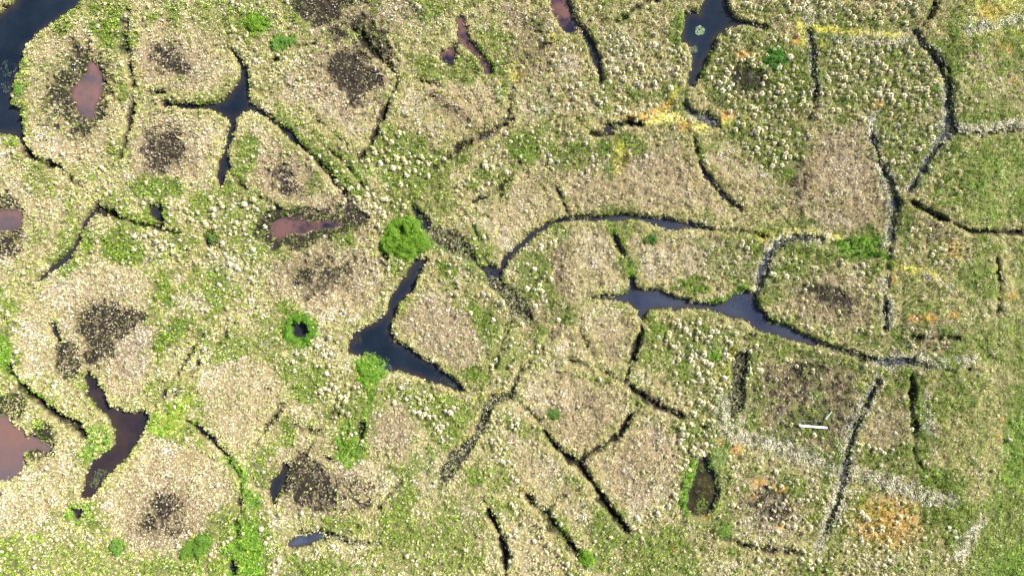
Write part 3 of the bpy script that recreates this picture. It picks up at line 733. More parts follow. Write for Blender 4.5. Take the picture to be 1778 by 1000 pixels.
FLD['olive'] = np.maximum(FLD['olive'], .35 * ss(.3, .9, N_M * .7 + N_S * .5))

FINE = fbm(6.5, 91, 2)
FLD['dark'] = ss(.08, .80, FLD['dark'] + .46 * FINE * ss(.02, .3, FLD['dark']))
for wd in WATER:
    if wd['col'] == 'grey' and wd['kind'] == 'line' and wd['pts'][0][0] > 1300:
        L('pale', [(a_, b_, c_ + 12) for a_, b_, c_ in wd['pts']], 6, .9, 6)
# heights
base = 0.05 * N_L + 0.05 * N_M + 0.06 * N_S + 0.05 * fbm(7, 77, 2)
base -= 0.12 * FLD['dark'] * ss(0, 1, FLD['dark'])
base = np.maximum(base, -0.16)
base = base + .10 * ss(34, 8, TDIST) * (1 - .8 * FLD['dark'])
HGT = np.minimum(HGT + base, base)
SHORE = np.full((MH, MW), 99.0, np.float32)       # distance to the nearest water edge
WTAKEN = {}
for wd in WATER:
    q = sd_poly(wd['pts'], 34) if wd['kind'] == 'poly' else sd_line(wd['pts'], 34)
    if q is None:
        continue
    sl_, sd = q
    sd = sd + WOB[sl_] * wd['wob'] + N_S[sl_] * 1.3 + FINE[sl_] * 1.2
    wd['sl'], wd['sd'] = sl_, sd
    e = wd['edge'] if wd['col'] not in ('pink', 'red', 'pinkgrey') else 4
    s = ss(e, -e, sd)
    bot = wd['wz'] - (0.45 if wd['wz'] < -.3 else 0.22)
    top = HGT[sl_]
    HGT[sl_] = np.minimum(top, top * (1 - s) + s * np.minimum(2 * wd['wz'] - top, bot))
    SHORE[sl_] = np.minimum(SHORE[sl_], sd + (2.5 + 5 * FINE[sl_] + 3 * N_S[sl_] if wd['col'] in ('pink', 'red', 'pinkgrey') else 0))
# reed beds: floor close to the water level
rd = FLD['reed']
HGT = HGT * (1 - rd) + np.minimum(HGT, -0.36 + 0.05 * N_S) * rd
FLD['fringe'] = np.maximum(ss(26, 3, SHORE + 7 * N_S) * ss(-6, 0, SHORE), .85 * ss(26, 4, TDIST + 8 * N_S) * (1 - .45 * ss(1350, 1550, XX)) * (1 - .9 * FLD['dark']))


def S(A, x, y):
    """sample a map at map coordinates"""
    xi = np.clip(np.asarray(x) + PAD, 0, MW - 1.001)
    yi = np.clip(np.asarray(y) + PAD, 0, MH - 1.001)
    x0, y0 = xi.astype(int), yi.astype(int)
    fx, fy = xi - x0, yi - y0
    x1, y1 = np.minimum(x0 + 1, MW - 1), np.minimum(y0 + 1, MH - 1)
    return (A[y0, x0] * (1 - fx) + A[y0, x1] * fx) * (1 - fy) + (A[y1, x0] * (1 - fx) + A[y1, x1] * fx) * fy


def wx(x):
    return (np.asarray(x) - CX) * M


def wy(y):
    return (CY - np.asarray(y)) * M


# ------------------------------------------------------------------ materials
def new_mat(name):
    m = bpy.data.materials.new(name)
    m.use_nodes = True
    return m, m.node_tree.nodes, m.node_tree.links, m.node_tree.nodes['Principled BSDF']


def plant_mat(name, trans=0.25, rough=0.7):
    m, n, l, b = new_mat(name)
    a = n.new('ShaderNodeAttribute')
    a.attribute_name = 'col'
    l.new(a.outputs['Color'], b.inputs['Base Color'])
    b.inputs['Roughness'].default_value = rough
    b.inputs['Specular IOR Level'].default_value = 0.25
    t = n.new('ShaderNodeBsdfTranslucent')
    l.new(a.outputs['Color'], t.inputs['Color'])
    mx = n.new('ShaderNodeMixShader')
    mx.inputs[0].default_value = trans
    l.new(b.outputs[0], mx.inputs[1])
    l.new(t.outputs[0], mx.inputs[2])
    l.new(mx.outputs[0], n['Material Output'].inputs['Surface'])
    return m


MAT_GRASS = plant_mat('dry_grass', .10)
MAT_GREEN = plant_mat('green_grass', .18)
MAT_LICHEN = plant_mat('lichen', .1)
MAT_SHRUB = plant_mat('shrub_leaf', .3, .5)

mg, n, l, b = new_mat('tundra_ground')
a = n.new('ShaderNodeAttribute')
a.attribute_name = 'col'
tc = n.new('ShaderNodeTexCoord')
n1 = n.new('ShaderNodeTexNoise')
n1.inputs['Scale'].default_value = 9
n1.inputs['Detail'].default_value = 6
n1.inputs['Roughness'].default_value = .75
l.new(tc.outputs['Object'], n1.inputs['Vector'])
mr = n.new('ShaderNodeMapRange')
mr.inputs[1].default_value = .3
mr.inputs[2].default_value = .7
mr.inputs[3].default_value = .55
mr.inputs[4].default_value = 1.4
l.new(n1.outputs['Fac'], mr.inputs[0])
mu = n.new('ShaderNodeMixRGB')
mu.blend_type = 'MULTIPLY'
mu.inputs[0].default_value = 1
l.new(a.outputs['Color'], mu.inputs[1])
l.new(mr.outputs[0], mu.inputs[2])
l.new(mu.outputs[0], b.inputs['Base Color'])
b.inputs['Roughness'].default_value = .9
b.inputs['Specular IOR Level'].default_value = .04
bp = n.new('ShaderNodeBump')
bp.inputs['Strength'].default_value = .6
bp.inputs['Distance'].default_value = .06
l.new(n1.outputs['Fac'], bp.inputs['Height'])
l.new(bp.outputs[0], b.inputs['Normal'])
MAT_GROUND = mg


def water_mat(name, c1, c2, scale, rough=.06, spec=.5, lo=.35, hi=.65, extra=None, bed=(.026, .02, .016)):
    m, n, l, b = new_mat(name)
    tc = n.new('ShaderNodeTexCoord')
    ns = n.new('ShaderNodeTexNoise')
    ns.inputs['Scale'].default_value = scale
    ns.inputs['Detail'].default_value = 7
    ns.inputs['Roughness'].default_value = .62
    l.new(tc.outputs['Object'], ns.inputs['Vector'])
    cr = n.new('ShaderNodeValToRGB')
    cr.color_ramp.elements[0].position = lo
    cr.color_ramp.elements[1].position = hi
    cr.color_ramp.elements[0].color = (*c1, 1)
    cr.color_ramp.elements[1].color = (*c2, 1)
    if extra:
        for p_, c_ in extra:
            e_ = cr.color_ramp.elements.new(p_)
            e_.color = (*c_, 1)
    l.new(ns.outputs['Fac'], cr.inputs[0])
    at = n.new('ShaderNodeAttribute')          # depth of the bed below the surface (1 at the bank)
    at.attribute_name = 'col'
    mm = n.new('ShaderNodeMath')
    mm.operation = 'MULTIPLY'
    l.new(at.outputs['Fac'], mm.inputs[0])
    l.new(ns.outputs['Fac'], mm.inputs[1])
    m2 = n.new('ShaderNodeMath')
    m2.operation = 'MULTIPLY'
    m2.use_clamp = True
    l.new(mm.outputs[0], m2.inputs[0])
    m2.inputs[1].default_value = 1.5
    mx = n.new('ShaderNodeMixRGB')
    l.new(m2.outputs[0], mx.inputs[0])
    l.new(cr.outputs[0], mx.inputs[1])
    mx.inputs[2].default_value = (*bed, 1)
    l.new(mx.outputs[0], b.inputs['Base Color'])
    b.inputs['Roughness'].default_value = rough
    b.inputs['Specular IOR Level'].default_value = spec
    b.inputs['IOR'].default_value = 1.33
    n2 = n.new('ShaderNodeTexNoise')
    n2.inputs['Scale'].default_value = 5
    n2.inputs['Detail'].default_value = 3
    l.new(tc.outputs['Object'], n2.inputs['Vector'])
    bp = n.new('ShaderNodeBump')
    bp.inputs['Strength'].default_value = .05
    bp.inputs['Distance'].default_value = .02
    l.new(n2.outputs['Fac'], bp.inputs['Height'])
    l.new(bp.outputs[0], b.inputs['Normal'])
    return m


WM = {
    'dark': water_mat('dark_water', (.003, .006, .012), (.010, .015, .024), .22, lo=.3, hi=.7),
    'slate': water_mat('slate_water', (.010, .014, .028), (.03, .037, .058), .22, lo=.3, hi=.7),
    'grey': water_mat('grey_water', (.02, .027, .05), (.06, .075, .12), .7),
    'brownish': water_mat('brown_water', (.008, .008, .016), (.032, .02, .018), .35),
    'murk': water_mat('murky_water', (.007, .008, .004), (.03, .024, .009), .9),
    'pink': water_mat('pink_pond_water', (.058, .046, .052), (.112, .060, .055), .45, .12, .4, .38, .60, bed=(.045, .028, .024)),
    'pinkgrey': water_mat('pink_grey_pond_water', (.070, .055, .062), (.112, .062, .052), .22, .12, .4, .42, .64, bed=(.07, .05, .045)),
    'red': water_mat('red_pond_water', (.010, .010, .02), (.085, .046, .042), .42, .1, .4, .40, .54, bed=(.055, .034, .03)),
}

# ------------------------------------------------------------------ ground sheet, reaching the horizon
core_x = np.arange(-PAD + 2, 1778 + PAD - 1, 2.5)
core_y = np.arange(-PAD + 2, 1000 + PAD - 1, 2.5)
grow = 2.5 * np.cumsum(1.35 ** np.arange(1, 32))
gx = np.concatenate([core_x[0] - grow[::-1], core_x, core_x[-1] + grow])
gy = np.concatenate([core_y[0] - grow[::-1], core_y, core_y[-1] + grow])
GX, GY = np.meshgrid(gx, gy)
gX, gY = GX.ravel(), GY.ravel()
Z = S(HGT, gX, gY)
out = np.maximum(np.maximum(-PAD - gX, gX - 1778 - PAD), np.maximum(-PAD - gY, gY - 1000 - PAD))
Z = np.where(out > 0, np.maximum(Z, -.2) * np.clip(1 - out / 200, 0, 1), Z)


def mix(a_, b_, t):
    return a_ + (np.asarray(b_) - a_) * t[:, None]


def ground_col(x, y):
    f = {k: S(FLD[k], x, y) for k in FN}
    c = np.tile(np.array([[.17, .135, .07]]), (len(x), 1))
    c = mix(c, (.20, .165, .125), f['lichen'] * .7)
    c = mix(c, (.20, .14, .07), f['warm'] * .35)
    c = mix(c, (.09, .065, .04), f['brown'] * .8)
    c = mix(c, (.03, .05, .01), f['green'] * .85)
    c = mix(c, (.05, .11, .01), f['bright'] * .9)
    c = mix(c, (.42, .36, .06), f['yellow'] * .7)
    c = mix(c, (.36, .16, .03), f['orange'] * .7)
    c = mix(c, (.10, .09, .035), f['olive'] * .6)
    c = mix(c, (.06, .06, .05), f['pale'] * .8)
    c = mix(c, (.015, .013, .011), f['dark'] * .95)
    c = mix(c, (.02, .022, .026), f['reed'] * .9)
    z = S(HGT, x, y)
    c = mix(c, (.016, .013, .009), ss(-.12, -.30, z) * .9 * (1 - .5 * f['pale']))      # bare wet peat on the banks
    return c


C = ground_col(gX, gY)
nx, ny = len(gx), len(gy)
idx = np.arange(nx * ny).reshape(ny, nx)
F = np.stack([idx[:-1, :-1], idx[1:, :-1], idx[1:, 1:], idx[:-1, 1:]], -1).reshape(-1, 4)
V = np.stack([wx(gX), wy(gY), Z], -1)
o = link('ground', mesh_np('ground', V, F, C, True), MAT_GROUND)
tag(o, 'tundra ground of low polygons covered in straw grass, lichen and green patches', 'ground', kind='structure')

# ------------------------------------------------------------------ water sheets (each pond its own, no two overlap)
CELL = 3
taken = set()
for wd in WATER:
    sl_, sd = wd['sl'], wd['sd']
    y0, x0 = sl_[0].start, sl_[1].start
    vs, fs, vid, sh_ = [], [], {}, []

    def vert(i, j):
        k = (i, j)
        if k not in vid:
            vid[k] = len(vs)
            vs.append((float(wx(j * CELL - PAD)), float(wy(i * CELL - PAD)), wd['wz']))
            sh_.append(float(sd[min(max(i * CELL - y0, 0), hh - 1), min(max(j * CELL - x0, 0), ww - 1)]))
        return vid[k]
    hh, ww = sd.shape
    for i in range(y0 // CELL + 1, (y0 + hh) // CELL - 1):
        for j in range(x0 // CELL + 1, (x0 + ww) // CELL - 1):
            if (i, j) in taken:
                continue
            a_, b_ = min(i * CELL - y0 + 1, hh - 1), min(j * CELL - x0 + 1, ww - 1)
            if sd[a_, b_] < 9:
                taken.add((i, j))
                fs.append((vert(i, j), vert(i + 1, j), vert(i + 1, j + 1), vert(i, j + 1)))
    if not fs:
        continue
    sh_ = np.array(sh_)
    k_ = ss(-14 if wd['wz'] < -.3 else -8, 3, sh_)[:, None] * np.ones((1, 3))
    o = link(wd['name'], mesh_np(wd['name'], np.array(vs), np.array(fs), k_), WM[wd['col']])
    tag(o, wd['label'], 'water', kind='structure')

# ------------------------------------------------------------------ blades
def blades(px, py, pz, rad, hgt, nb, col, wid, r, spread=.3, cvar=.18, droop=.55, rootz=-.03, midz=1.0, inner=.35):
    """nb diamond-shaped arching blades for every tuft; returns V, F, C"""
    n_ = len(px)
    rep = lambda a_: np.repeat(np.asarray(a_, np.float32), nb, axis=0)
    X, Y, Z0 = rep(px), rep(py), rep(pz)
    rad, hgt, wid = rep(rad), rep(hgt), rep(wid)
    k = n_ * nb
    th = r.random(k) * 2 * np.pi
    u = inner + (1 - inner) * r.random(k)
    v = .65 + .5 * r.random(k)
    ro = rad * spread * np.sqrt(r.random(k))
    ta = th + r.normal(0, .5, k)
    rx, ry = X + ro * np.cos(ta), Y + ro * np.sin(ta)
    dx, dy = np.cos(th) * rad * u, np.sin(th) * rad * u
    sx, sy = -np.sin(th) * wid * .5, np.cos(th) * wid * .5
    mx_, my_, mz = rx + dx * .55, ry + dy * .55, Z0 + hgt * v * midz
    tz = Z0 + hgt * v * droop
    V_ = np.empty((k, 4, 3), np.float32)
    V_[:, 0] = np.stack([rx, ry, Z0 + (rootz if rootz < 0 else rootz * hgt)], -1)
    V_[:, 1] = np.stack([mx_ + sx, my_ + sy, mz], -1)
    V_[:, 2] = np.stack([rx + dx, ry + dy, tz], -1)
    V_[:, 3] = np.stack([mx_ - sx, my_ - sy, mz], -1)
    c = rep(col) * np.exp(r.normal(0, cvar, k))[:, None]
    c = np.clip(c, 0, .95)
    C_ = np.repeat(c, 4, axis=0)
    F_ = np.arange(k * 4).reshape(k, 4)
    return V_.reshape(-1, 3), F_, C_


def jgrid(step, pad, r, jit=1.0):
    xs = np.arange(-pad, 1778 + pad, step)
    ys = np.arange(-pad, 1000 + pad, step)
    X, Y = np.meshgrid(xs, ys)
    X = X + (np.arange(len(ys)) % 2)[:, None] * step * .5
    X = X + r.uniform(-.5, .5, X.shape) * step * jit
    Y = Y + r.uniform(-.5, .5, Y.shape) * step * jit
    return X.ravel(), Y.ravel()


TPAD = 110
# tussocks first, so that the short growth can thin out beneath them
tx, ty = jgrid(8.0, TPAD, rng, .8)
f = S(FLD['tuss'], tx, ty)
dk, sh = S(FLD['dark'], tx, ty), S(SHORE, tx, ty)
br = S(FLD['bright'], tx, ty)
clump = S(N_S, tx, ty)
ok = (rng.random(len(tx)) < f * (.62 + .3 * clump) * (1 - .85 * dk) * (1 - .8 * br) * (1 - .5 * ss(.6, 1, S(FLD['green'], tx, ty)) * (f < .7))) & (sh > 6) & (S(FLD['reed'], tx, ty) < .4) & (S(FLD['pale'], tx, ty) < .5)
tx, ty = tx[ok], ty[ok]
ts = np.clip(np.exp(rng.normal(-.04, .32, len(tx))), .5, 1.4) * (.76 + .3 * S(FLD['tuss'], tx, ty))
occ = np.zeros((MH, MW), np.float32)
for x, y, s in zip(tx, ty, ts):
    q = crop(x - 1, x + 1, y - 1, y + 1, 5)
    if q:
        sl_, X, Y = q
        occ[sl_] = np.maximum(occ[sl_], ((X - x) ** 2 + (Y - y) ** 2 < (4.6 * s) ** 2) * 1.0)


def veg(name, label, mat, X, Y, cols, rad, hgt, nb, wid, cat, **kw):
    if len(X) == 0:
        return None
    Zv = np.maximum(S(HGT, X, Y), np.where(S(SHORE, X, Y) < 2, -.3, -9))
    sz = 1 - .22 * S(FLD['dark'], X, Y)
    V_, F_, C_ = blades(wx(X), wy(Y), Zv, rad * sz, hgt, nb, cols, wid * sz, rng, **kw)
    o_ = link(name, mesh_np(name, V_, F_, C_), mat)
    tag(o_, label, cat, kind='stuff')
    return o_


X, Y = jgrid(2.9, TPAD, rng)
f = {k: S(FLD[k], X, Y) for k in FN}
z = S(HGT, X, Y)
sh = S(SHORE, X, Y)
keep = (sh > -.3 + 2.2 * S(FINE, X, Y)) & ((z > -.33) | (sh < 2))
gapn = S(FINE, X, Y)
keep &= rng.random(len(X)) > f['dark'] * (.50 + .3 * S(N_S, X, Y))
keep &= rng.random(len(X)) < (.94 - .10 * ss(1050, 1300, X) + .16 * ss(1600, 1700, X) + .5 * gapn)
keep &= rng.random(len(X)) > S(occ, X, Y) * .85
keep &= rng.random(len(X)) > f['reed'] * .95
X, Y = X[keep], Y[keep]
f = {k: v[keep] for k, v in f.items()}
sh = sh[keep]
HV = np.clip(1.15 + .95 * gapn[keep] * (1 - .5 * ss(1620, 1720, X)), .4, 2.3) * (1 - .45 * ss(1620, 1720, X))
wts = np.stack([
    np.full(len(X), 1.0) * (1 - .75 * f['green']) * (1 - .9 * f['bright']),   # straw
    9 * f['green'] ** 1.45 + .12,                                                  # green
    6.0 * f['bright'],                                                       # bright green
    1.25 * f['lichen'] * (1 - .6 * f['dark']) * np.clip(1 + 1.3 * S(N_S, X, Y), .25, 2.2),                               # lichen
    1.5 * f['yellow'] + .005,                                                 # yellow moss
    1.0 * f['orange'] + .004,                                                # orange moss
    3.4 * f['brown'],                                                        # brown
    1.6 * f['olive'] + .05,                                                  # olive
    7 * f['pale'] * (1 - .4 * f['green']),                                                         # pale sedge
    2.4 * f['fringe'] * (1 - .8 * f['pale']) * (1 - .75 * f['green']) + .18 * (1 - f['brown']) * (1 - f['dark']) * (1 - .75 * f['tan']),                                                       # yellow-green shore fringe
    2.2 * f['tan'] * (1 - .8 * f['fringe']) * (1 - .85 * f['green']),                                 # tan interior grass
], -1)
wts /= wts.sum(1, keepdims=True)
cls = (np.cumsum(wts, 1) < rng.random(len(X))[:, None]).sum(1)
dkf = f['dark']
TONE = np.exp(S(N_S, X, Y) * .13 + S(N_M2, X, Y) * .10 + rng.normal(-.03, .25, len(X)))


def pal(i, cols, jitter=.0):
    c = np.array(cols, np.float32)
    p_ = rng.integers(0, len(c), len(i))
    q_ = rng.integers(0, len(c), len(i))
    t = rng.random(len(i))[:, None]
    return (c[p_] * t + c[q_] * (1 - t)) * TONE[i][:, None] * (1 - .12 * dkf[i])[:, None]


def sub(k):
    return np.nonzero(cls == k)[0]


U = lambda n_, a_, b_: rng.uniform(a_, b_, n_)
i = sub(0)
veg('straw_grass', 'short pale straw coloured grass covering most of the polygons', MAT_GRASS, X[i], Y[i],
    pal(i, [(.62, .53, .30), (.70, .61, .40), (.50, .42, .24), (.60, .56, .28)]), U(len(i), .08, .14), HV[i] * U(len(i), .04, .115), 8, U(len(i), .022, .042), 'grass')
i = sub(1)
veg('green_grass', 'mid green grass growing in soft patches among the straw', MAT_GREEN, X[i], Y[i],
    pal(i, [(.17, .30, .022), (.26, .39, .04), (.10, .20, .016), (.37, .43, .075)]), U(len(i), .08, .15), HV[i] * U(len(i), .05, .13), 9, U(len(i), .02, .038), 'grass')
i = sub(2)
veg('bright_green_sedge', 'vivid green lush sedge in wet spots and along channels', MAT_GREEN, X[i], Y[i],
    pal(i, [(.11, .28, .015), (.17, .36, .02), (.07, .19, .012), (.24, .38, .05)]), U(len(i), .10, .18), HV[i] * U(len(i), .08, .18), 10, U(len(i), .025, .045), 'sedge')
i = sub(3)
veg('lichen', 'whitish grey lichen speckled over the dry polygon rims', MAT_LICHEN, X[i], Y[i],
    pal(i, [(.72, .66, .60), (.60, .54, .47), (.80, .76, .72), (.55, .48, .40)]), U(len(i), .055, .10), HV[i] * U(len(i), .03, .09), 8, U(len(i), .032, .06), 'lichen', inner=.5)
i = sub(4)
veg('yellow_moss', 'lemon yellow moss lining a few troughs at the right', MAT_GRASS, X[i], Y[i],
    pal(i, [(.70, .64, .16), (.78, .73, .32), (.54, .54, .15)]), U(len(i), .08, .14), HV[i] * U(len(i), .04, .09), 9, U(len(i), .035, .06), 'moss')
i = sub(5)
veg('orange_moss', 'rusty orange moss in scattered spots at the right', MAT_GRASS, X[i], Y[i],
    pal(i, [(.56, .33, .09), (.62, .42, .15), (.46, .23, .07)]), U(len(i), .07, .12), HV[i] * U(len(i), .03, .08), 9, U(len(i), .035, .06), 'moss')
i = sub(6)
veg('brown_sedge', 'brown withered sedge on wetter polygon centres', MAT_GRASS, X[i], Y[i],
    pal(i, [(.34, .26, .185), (.44, .345, .26), (.24, .18, .125), (.52, .43, .34)]), U(len(i), .07, .125), HV[i] * U(len(i), .04, .11), 8, U(len(i), .02, .036), 'sedge')
i = sub(7)
veg('olive_sedge', 'dark olive sedge in hollows and half dry troughs', MAT_GRASS, X[i], Y[i],
    pal(i, [(.20, .20, .06), (.26, .25, .10), (.14, .15, .04)]), U(len(i), .07, .125), HV[i] * U(len(i), .04, .11), 8, U(len(i), .02, .036), 'sedge')
i = sub(8)
veg('pale_sedge', 'bleached cream sedge matted along the troughs at the right', MAT_GRASS, X[i], Y[i],
    pal(i, [(.60, .55, .40), (.49, .45, .32), (.68, .62, .47), (.38, .36, .21)]), U(len(i), .14, .24), HV[i] * U(len(i), .05, .12), 9, U(len(i), .025, .045), 'sedge')
i = sub(9)
veg('shore_grass', 'yellow green grass fringe overhanging the water edges', MAT_GRASS, X[i], Y[i],
    pal(i, [(.56, .52, .23), (.44, .45, .15), (.60, .54, .30), (.30, .35, .085)]), U(len(i), .10, .18), HV[i] * U(len(i), .06, .15), 9, U(len(i), .022, .04), 'grass')

i = sub(10)
veg('tan_grass', 'dull tan grass on the dry interiors of the polygons', MAT_GRASS, X[i], Y[i],
    pal(i, [(.54, .46, .29), (.44, .37, .235), (.62, .54, .38), (.49, .42, .25)]), U(len(i), .08, .13), HV[i] * U(len(i), .04, .09), 8, U(len(i), .022, .038), 'grass')

# reeds standing in the water of the choked troughs
rx, ry = jgrid(3.6, TPAD, rng)
pr = np.maximum(S(FLD['reed'], rx, ry) * .75, 0)
gw = np.zeros(len(rx))
for wd in WATER:
    if wd['col'] == 'grey' and wd['kind'] == 'line':
        q = sd_line(wd['pts'], 12)
        tmp = np.zeros((MH, MW), np.float32)
        tmp[q[0]] = ss(4, -2, q[1])
        gw = np.maximum(gw, S(tmp, rx, ry))
pr = np.maximum(pr, gw * np.clip(.66 + .5 * S(N_S, rx, ry), 0, 1))
ok = rng.random(len(rx)) < pr
rx, ry = rx[ok], ry[ok]
kk = len(rx)
TONE = np.exp(rng.normal(0, .25, kk))
dkf = np.zeros(kk)
Zr = np.maximum(S(HGT, rx, ry), -.36)
V_, F_, C_ = blades(wx(rx), wy(ry), Zr, U(kk, .1, .2), U(kk, .1, .28), 8, pal(np.arange(kk), [(.42, .40, .24), (.52, .48, .32), (.22, .24, .10), (.30, .32, .16)]), U(kk, .02, .036), rng)
o = link('reeds', mesh_np('reeds', V_, F_, C_), MAT_GRASS)
tag(o, 'thin pale reeds standing in the dark water of choked troughs', 'reeds', kind='stuff')

# water weed floating in the open ponds
wxx, wyy, wcc = [], [], []
for cx, cy, rr_, n_, c_ in [(1216, 52, 8, 150, (.30, .40, .24)), (1206, 85, 6, 60, (.40, .44, .3)), (1214, 8, 5, 50, (.3, .38, .26)), (12, 118, 14, 70, (.12, .17, .15)), (6, 150, 10, 40, (.12, .17, .15)),
                            (655, 645, 16, 60, (.16, .3, .16)), (672, 640, 8, 70, (.16, .26, .2)), (770, 655, 22, 30, (.10, .15, .12)), (785, 665, 12, 40, (.12, .2, .14)), (617, 590, 10, 60, (.09, .08, .06)), (700, 600, 30, 30, (.08, .09, .09)),
                            (172, 825, 12, 90, (.22, .24, .12)), (160, 838, 9, 60, (.2, .24, .1)), (1290, 520, 20, 40, (.16, .18, .16)), (1225, 845, 18, 150, (.2, .18, .05)), (1220, 880, 14, 150, (.3, .4, .08)), (1222, 812, 8, 60, (.2, .3, .06)),
                            (1340, 556, 8, 60, (.24, .34, .1)), (150, 130, 0.1, 1, (.02, .02, .02)), (730, 470, 10, 30, (.12, .12, .1)), (850, 478, 10, 40, (.12, .13, .12))]:
    a_ = rng.random(int(n_ * .55) + 1) * 6.283
    n_ = len(a_)
    q_ = np.sqrt(rng.random(n_)) * rr_
    wxx.append(cx + q_ * np.cos(a_))
    wyy.append(cy + q_ * np.sin(a_))
    wcc.append(np.tile(np.array([c_]) * (.75 if cx > 1210 and cy < 60 else .4), (n_, 1)) * np.exp(rng.normal(0, .25, n_))[:, None])
wxx, wyy, wcc = np.concatenate(wxx), np.concatenate(wyy), np.concatenate(wcc)
ok = S(SHORE, wxx, wyy) < -1
wxx, wyy, wcc = wxx[ok], wyy[ok], wcc[ok]
kk = len(wxx)
V_, F_, C_ = blades(wx(wxx), wy(wyy), np.full(kk, -.34), U(kk, .07, .14), U(kk, .015, .04), 6, wcc, U(kk, .03, .06), rng, droop=.6)
V_[:, 2] = np.maximum(V_[:, 2], -.345)
o = link('water_weed', mesh_np('water_weed', V_, F_, C_), MAT_GREEN)
tag(o, 'floating water weed drifting near the banks of the dark ponds', 'water weed', kind='stuff')


# ------------------------------------------------------------------ tussocks
def tussock_geo(px, py, pz, s, tone, r):
    n_ = len(px)
    one = np.ones((n_, 1), np.float32)
    col = tone
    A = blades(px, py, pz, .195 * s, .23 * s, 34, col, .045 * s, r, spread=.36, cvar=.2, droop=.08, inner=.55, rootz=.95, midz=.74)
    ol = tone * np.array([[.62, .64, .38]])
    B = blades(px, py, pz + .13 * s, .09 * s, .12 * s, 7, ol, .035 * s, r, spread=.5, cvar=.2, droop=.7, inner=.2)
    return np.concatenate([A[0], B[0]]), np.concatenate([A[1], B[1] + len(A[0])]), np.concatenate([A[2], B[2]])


gt = S(FLD['green'], tx, ty)
tp = np.array([(.52, .46, .26), (.58, .52, .34), (.46, .43, .21), (.54, .51, .35)])
tone = tp[rng.integers(0, 4, len(tx))] * np.exp(rng.normal(-.2, .2, len(tx)))[:, None]
inf = (tx > 4) & (tx < 1774) & (ty > 4) & (ty < 996)
order = np.argsort(-(ts + .35 * gt) * inf)
big = order[:300]
rest = order[300:]
Zt = S(HGT, tx, ty)
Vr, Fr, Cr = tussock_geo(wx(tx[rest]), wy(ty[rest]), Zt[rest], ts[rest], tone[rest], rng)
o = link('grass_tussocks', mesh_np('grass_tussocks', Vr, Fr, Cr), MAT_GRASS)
tag(o, 'countless smaller pale grass tussocks dotted over the tundra polygons', 'tussocks', kind='stuff')

zones = [
    (650, 360, 'large straw coloured tussock between the long trough and the round bright green bush', 'tussocks beside the round bush'),
    (700, 270, 'pale ringed tussock on the green patch under the black slit trough', 'tussocks on the green patch'),
    (1070, 130, 'cream tussock on the pale ground between the tapering channel and the forked pond', 'tussocks between two upper ponds'),
    (1310, 130, 'pale tussock round the dark hollow of the green polygon right of the forked pond', 'tussocks round the dark hollow'),
    (1520, 140, 'cream tussock on the dark green polygon under the yellow moss line', 'tussocks under the yellow moss'),
    (1440, 10, 'pale tussock on the strip above the yellow moss line at the upper edge', 'tussocks above the yellow moss'),
    (1210, 630, 'cream tussock on the green polygon under the blue grey pond', 'tussocks under the blue grey pond'),
    (1150, 850, 'straw tussock between the black forked trough and the murky olive pond', 'tussocks left of the murky pond'),
    (1640, 440, 'pale tussock on the polygon under the thin black trough at the right', 'tussocks under the thin black trough'),
    (1350, 880, 'pale tussock round the speckled grey hollow near the lower right', 'tussocks round the grey hollow'),
    (1560, 920, 'cream tussock on the orange mossy polygon at the lower right', 'tussocks on the orange polygon'),
    (1430, 520, 'pale tussock on the rim of the brown hollow inside the reed choked arm', 'tussocks in the reed ringed polygon'),
    (720, 710, 'pale tussock on the green ground under the elbow shaped pond', 'tussocks under the elbow pond'),
    (400, 400, 'straw tussock on the mixed green ground right of the small black pool', 'tussocks right of the black pool'),
    (230, 410, 'straw tussock on the green strip above the broad lichen dome at the left', 'tussocks above the lichen dome'),
    (920, 480, 'cream tussock on the little green polygon inside the curved channel', 'tussocks inside the curved channel'),
    (1460, 225, 'cream tussock on the upper rim of the brown polygon left of the straight trough', 'tussocks on the brown rim'),
    (1580, 250, 'pale tussock on the narrow green wedge between two right hand troughs', 'tussocks on the green wedge'),
    (850, 300, 'straw tussock on the slope above the brown trough end near the centre', 'tussocks above the centre'),
    (1340, 240, 'pale tussock on the green ground under the hollow polygon', 'tussocks on lower green ground'),
    (900, 820, 'straw tussock between the reed filled trough and the black forked trough', 'tussocks between two troughs'),
    (1530, 770, 'pale tussock on the small polygon between thin trough and green strip', 'tussocks on the small polygon'),
    (300, 800, 'sparse straw tussock on the drier ground of the lower left quarter', 'tussocks of the lower left'),
    (150, 100, 'sparse straw tussock on the drier ground near the big lake', 'tussocks near the lake'),
    (600, 100, 'sparse pale tussock on the rims round the black diamond shaped hollow', 'tussocks round the black diamond'),
    (950, 950, 'straw tussock along the dark green trough near the bottom edge', 'tussocks along the bottom edge'),
    (820, 180, 'pale tussock on the brownish polygon under the long red pond', 'tussocks under the red pond'),
]
zc = np.array([(a_[0], a_[1]) for a_ in zones], np.float32)
protos = []
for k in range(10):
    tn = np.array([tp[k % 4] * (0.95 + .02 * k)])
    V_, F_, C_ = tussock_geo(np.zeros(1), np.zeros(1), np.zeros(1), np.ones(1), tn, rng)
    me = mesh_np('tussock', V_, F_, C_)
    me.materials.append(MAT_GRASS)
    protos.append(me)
first = None
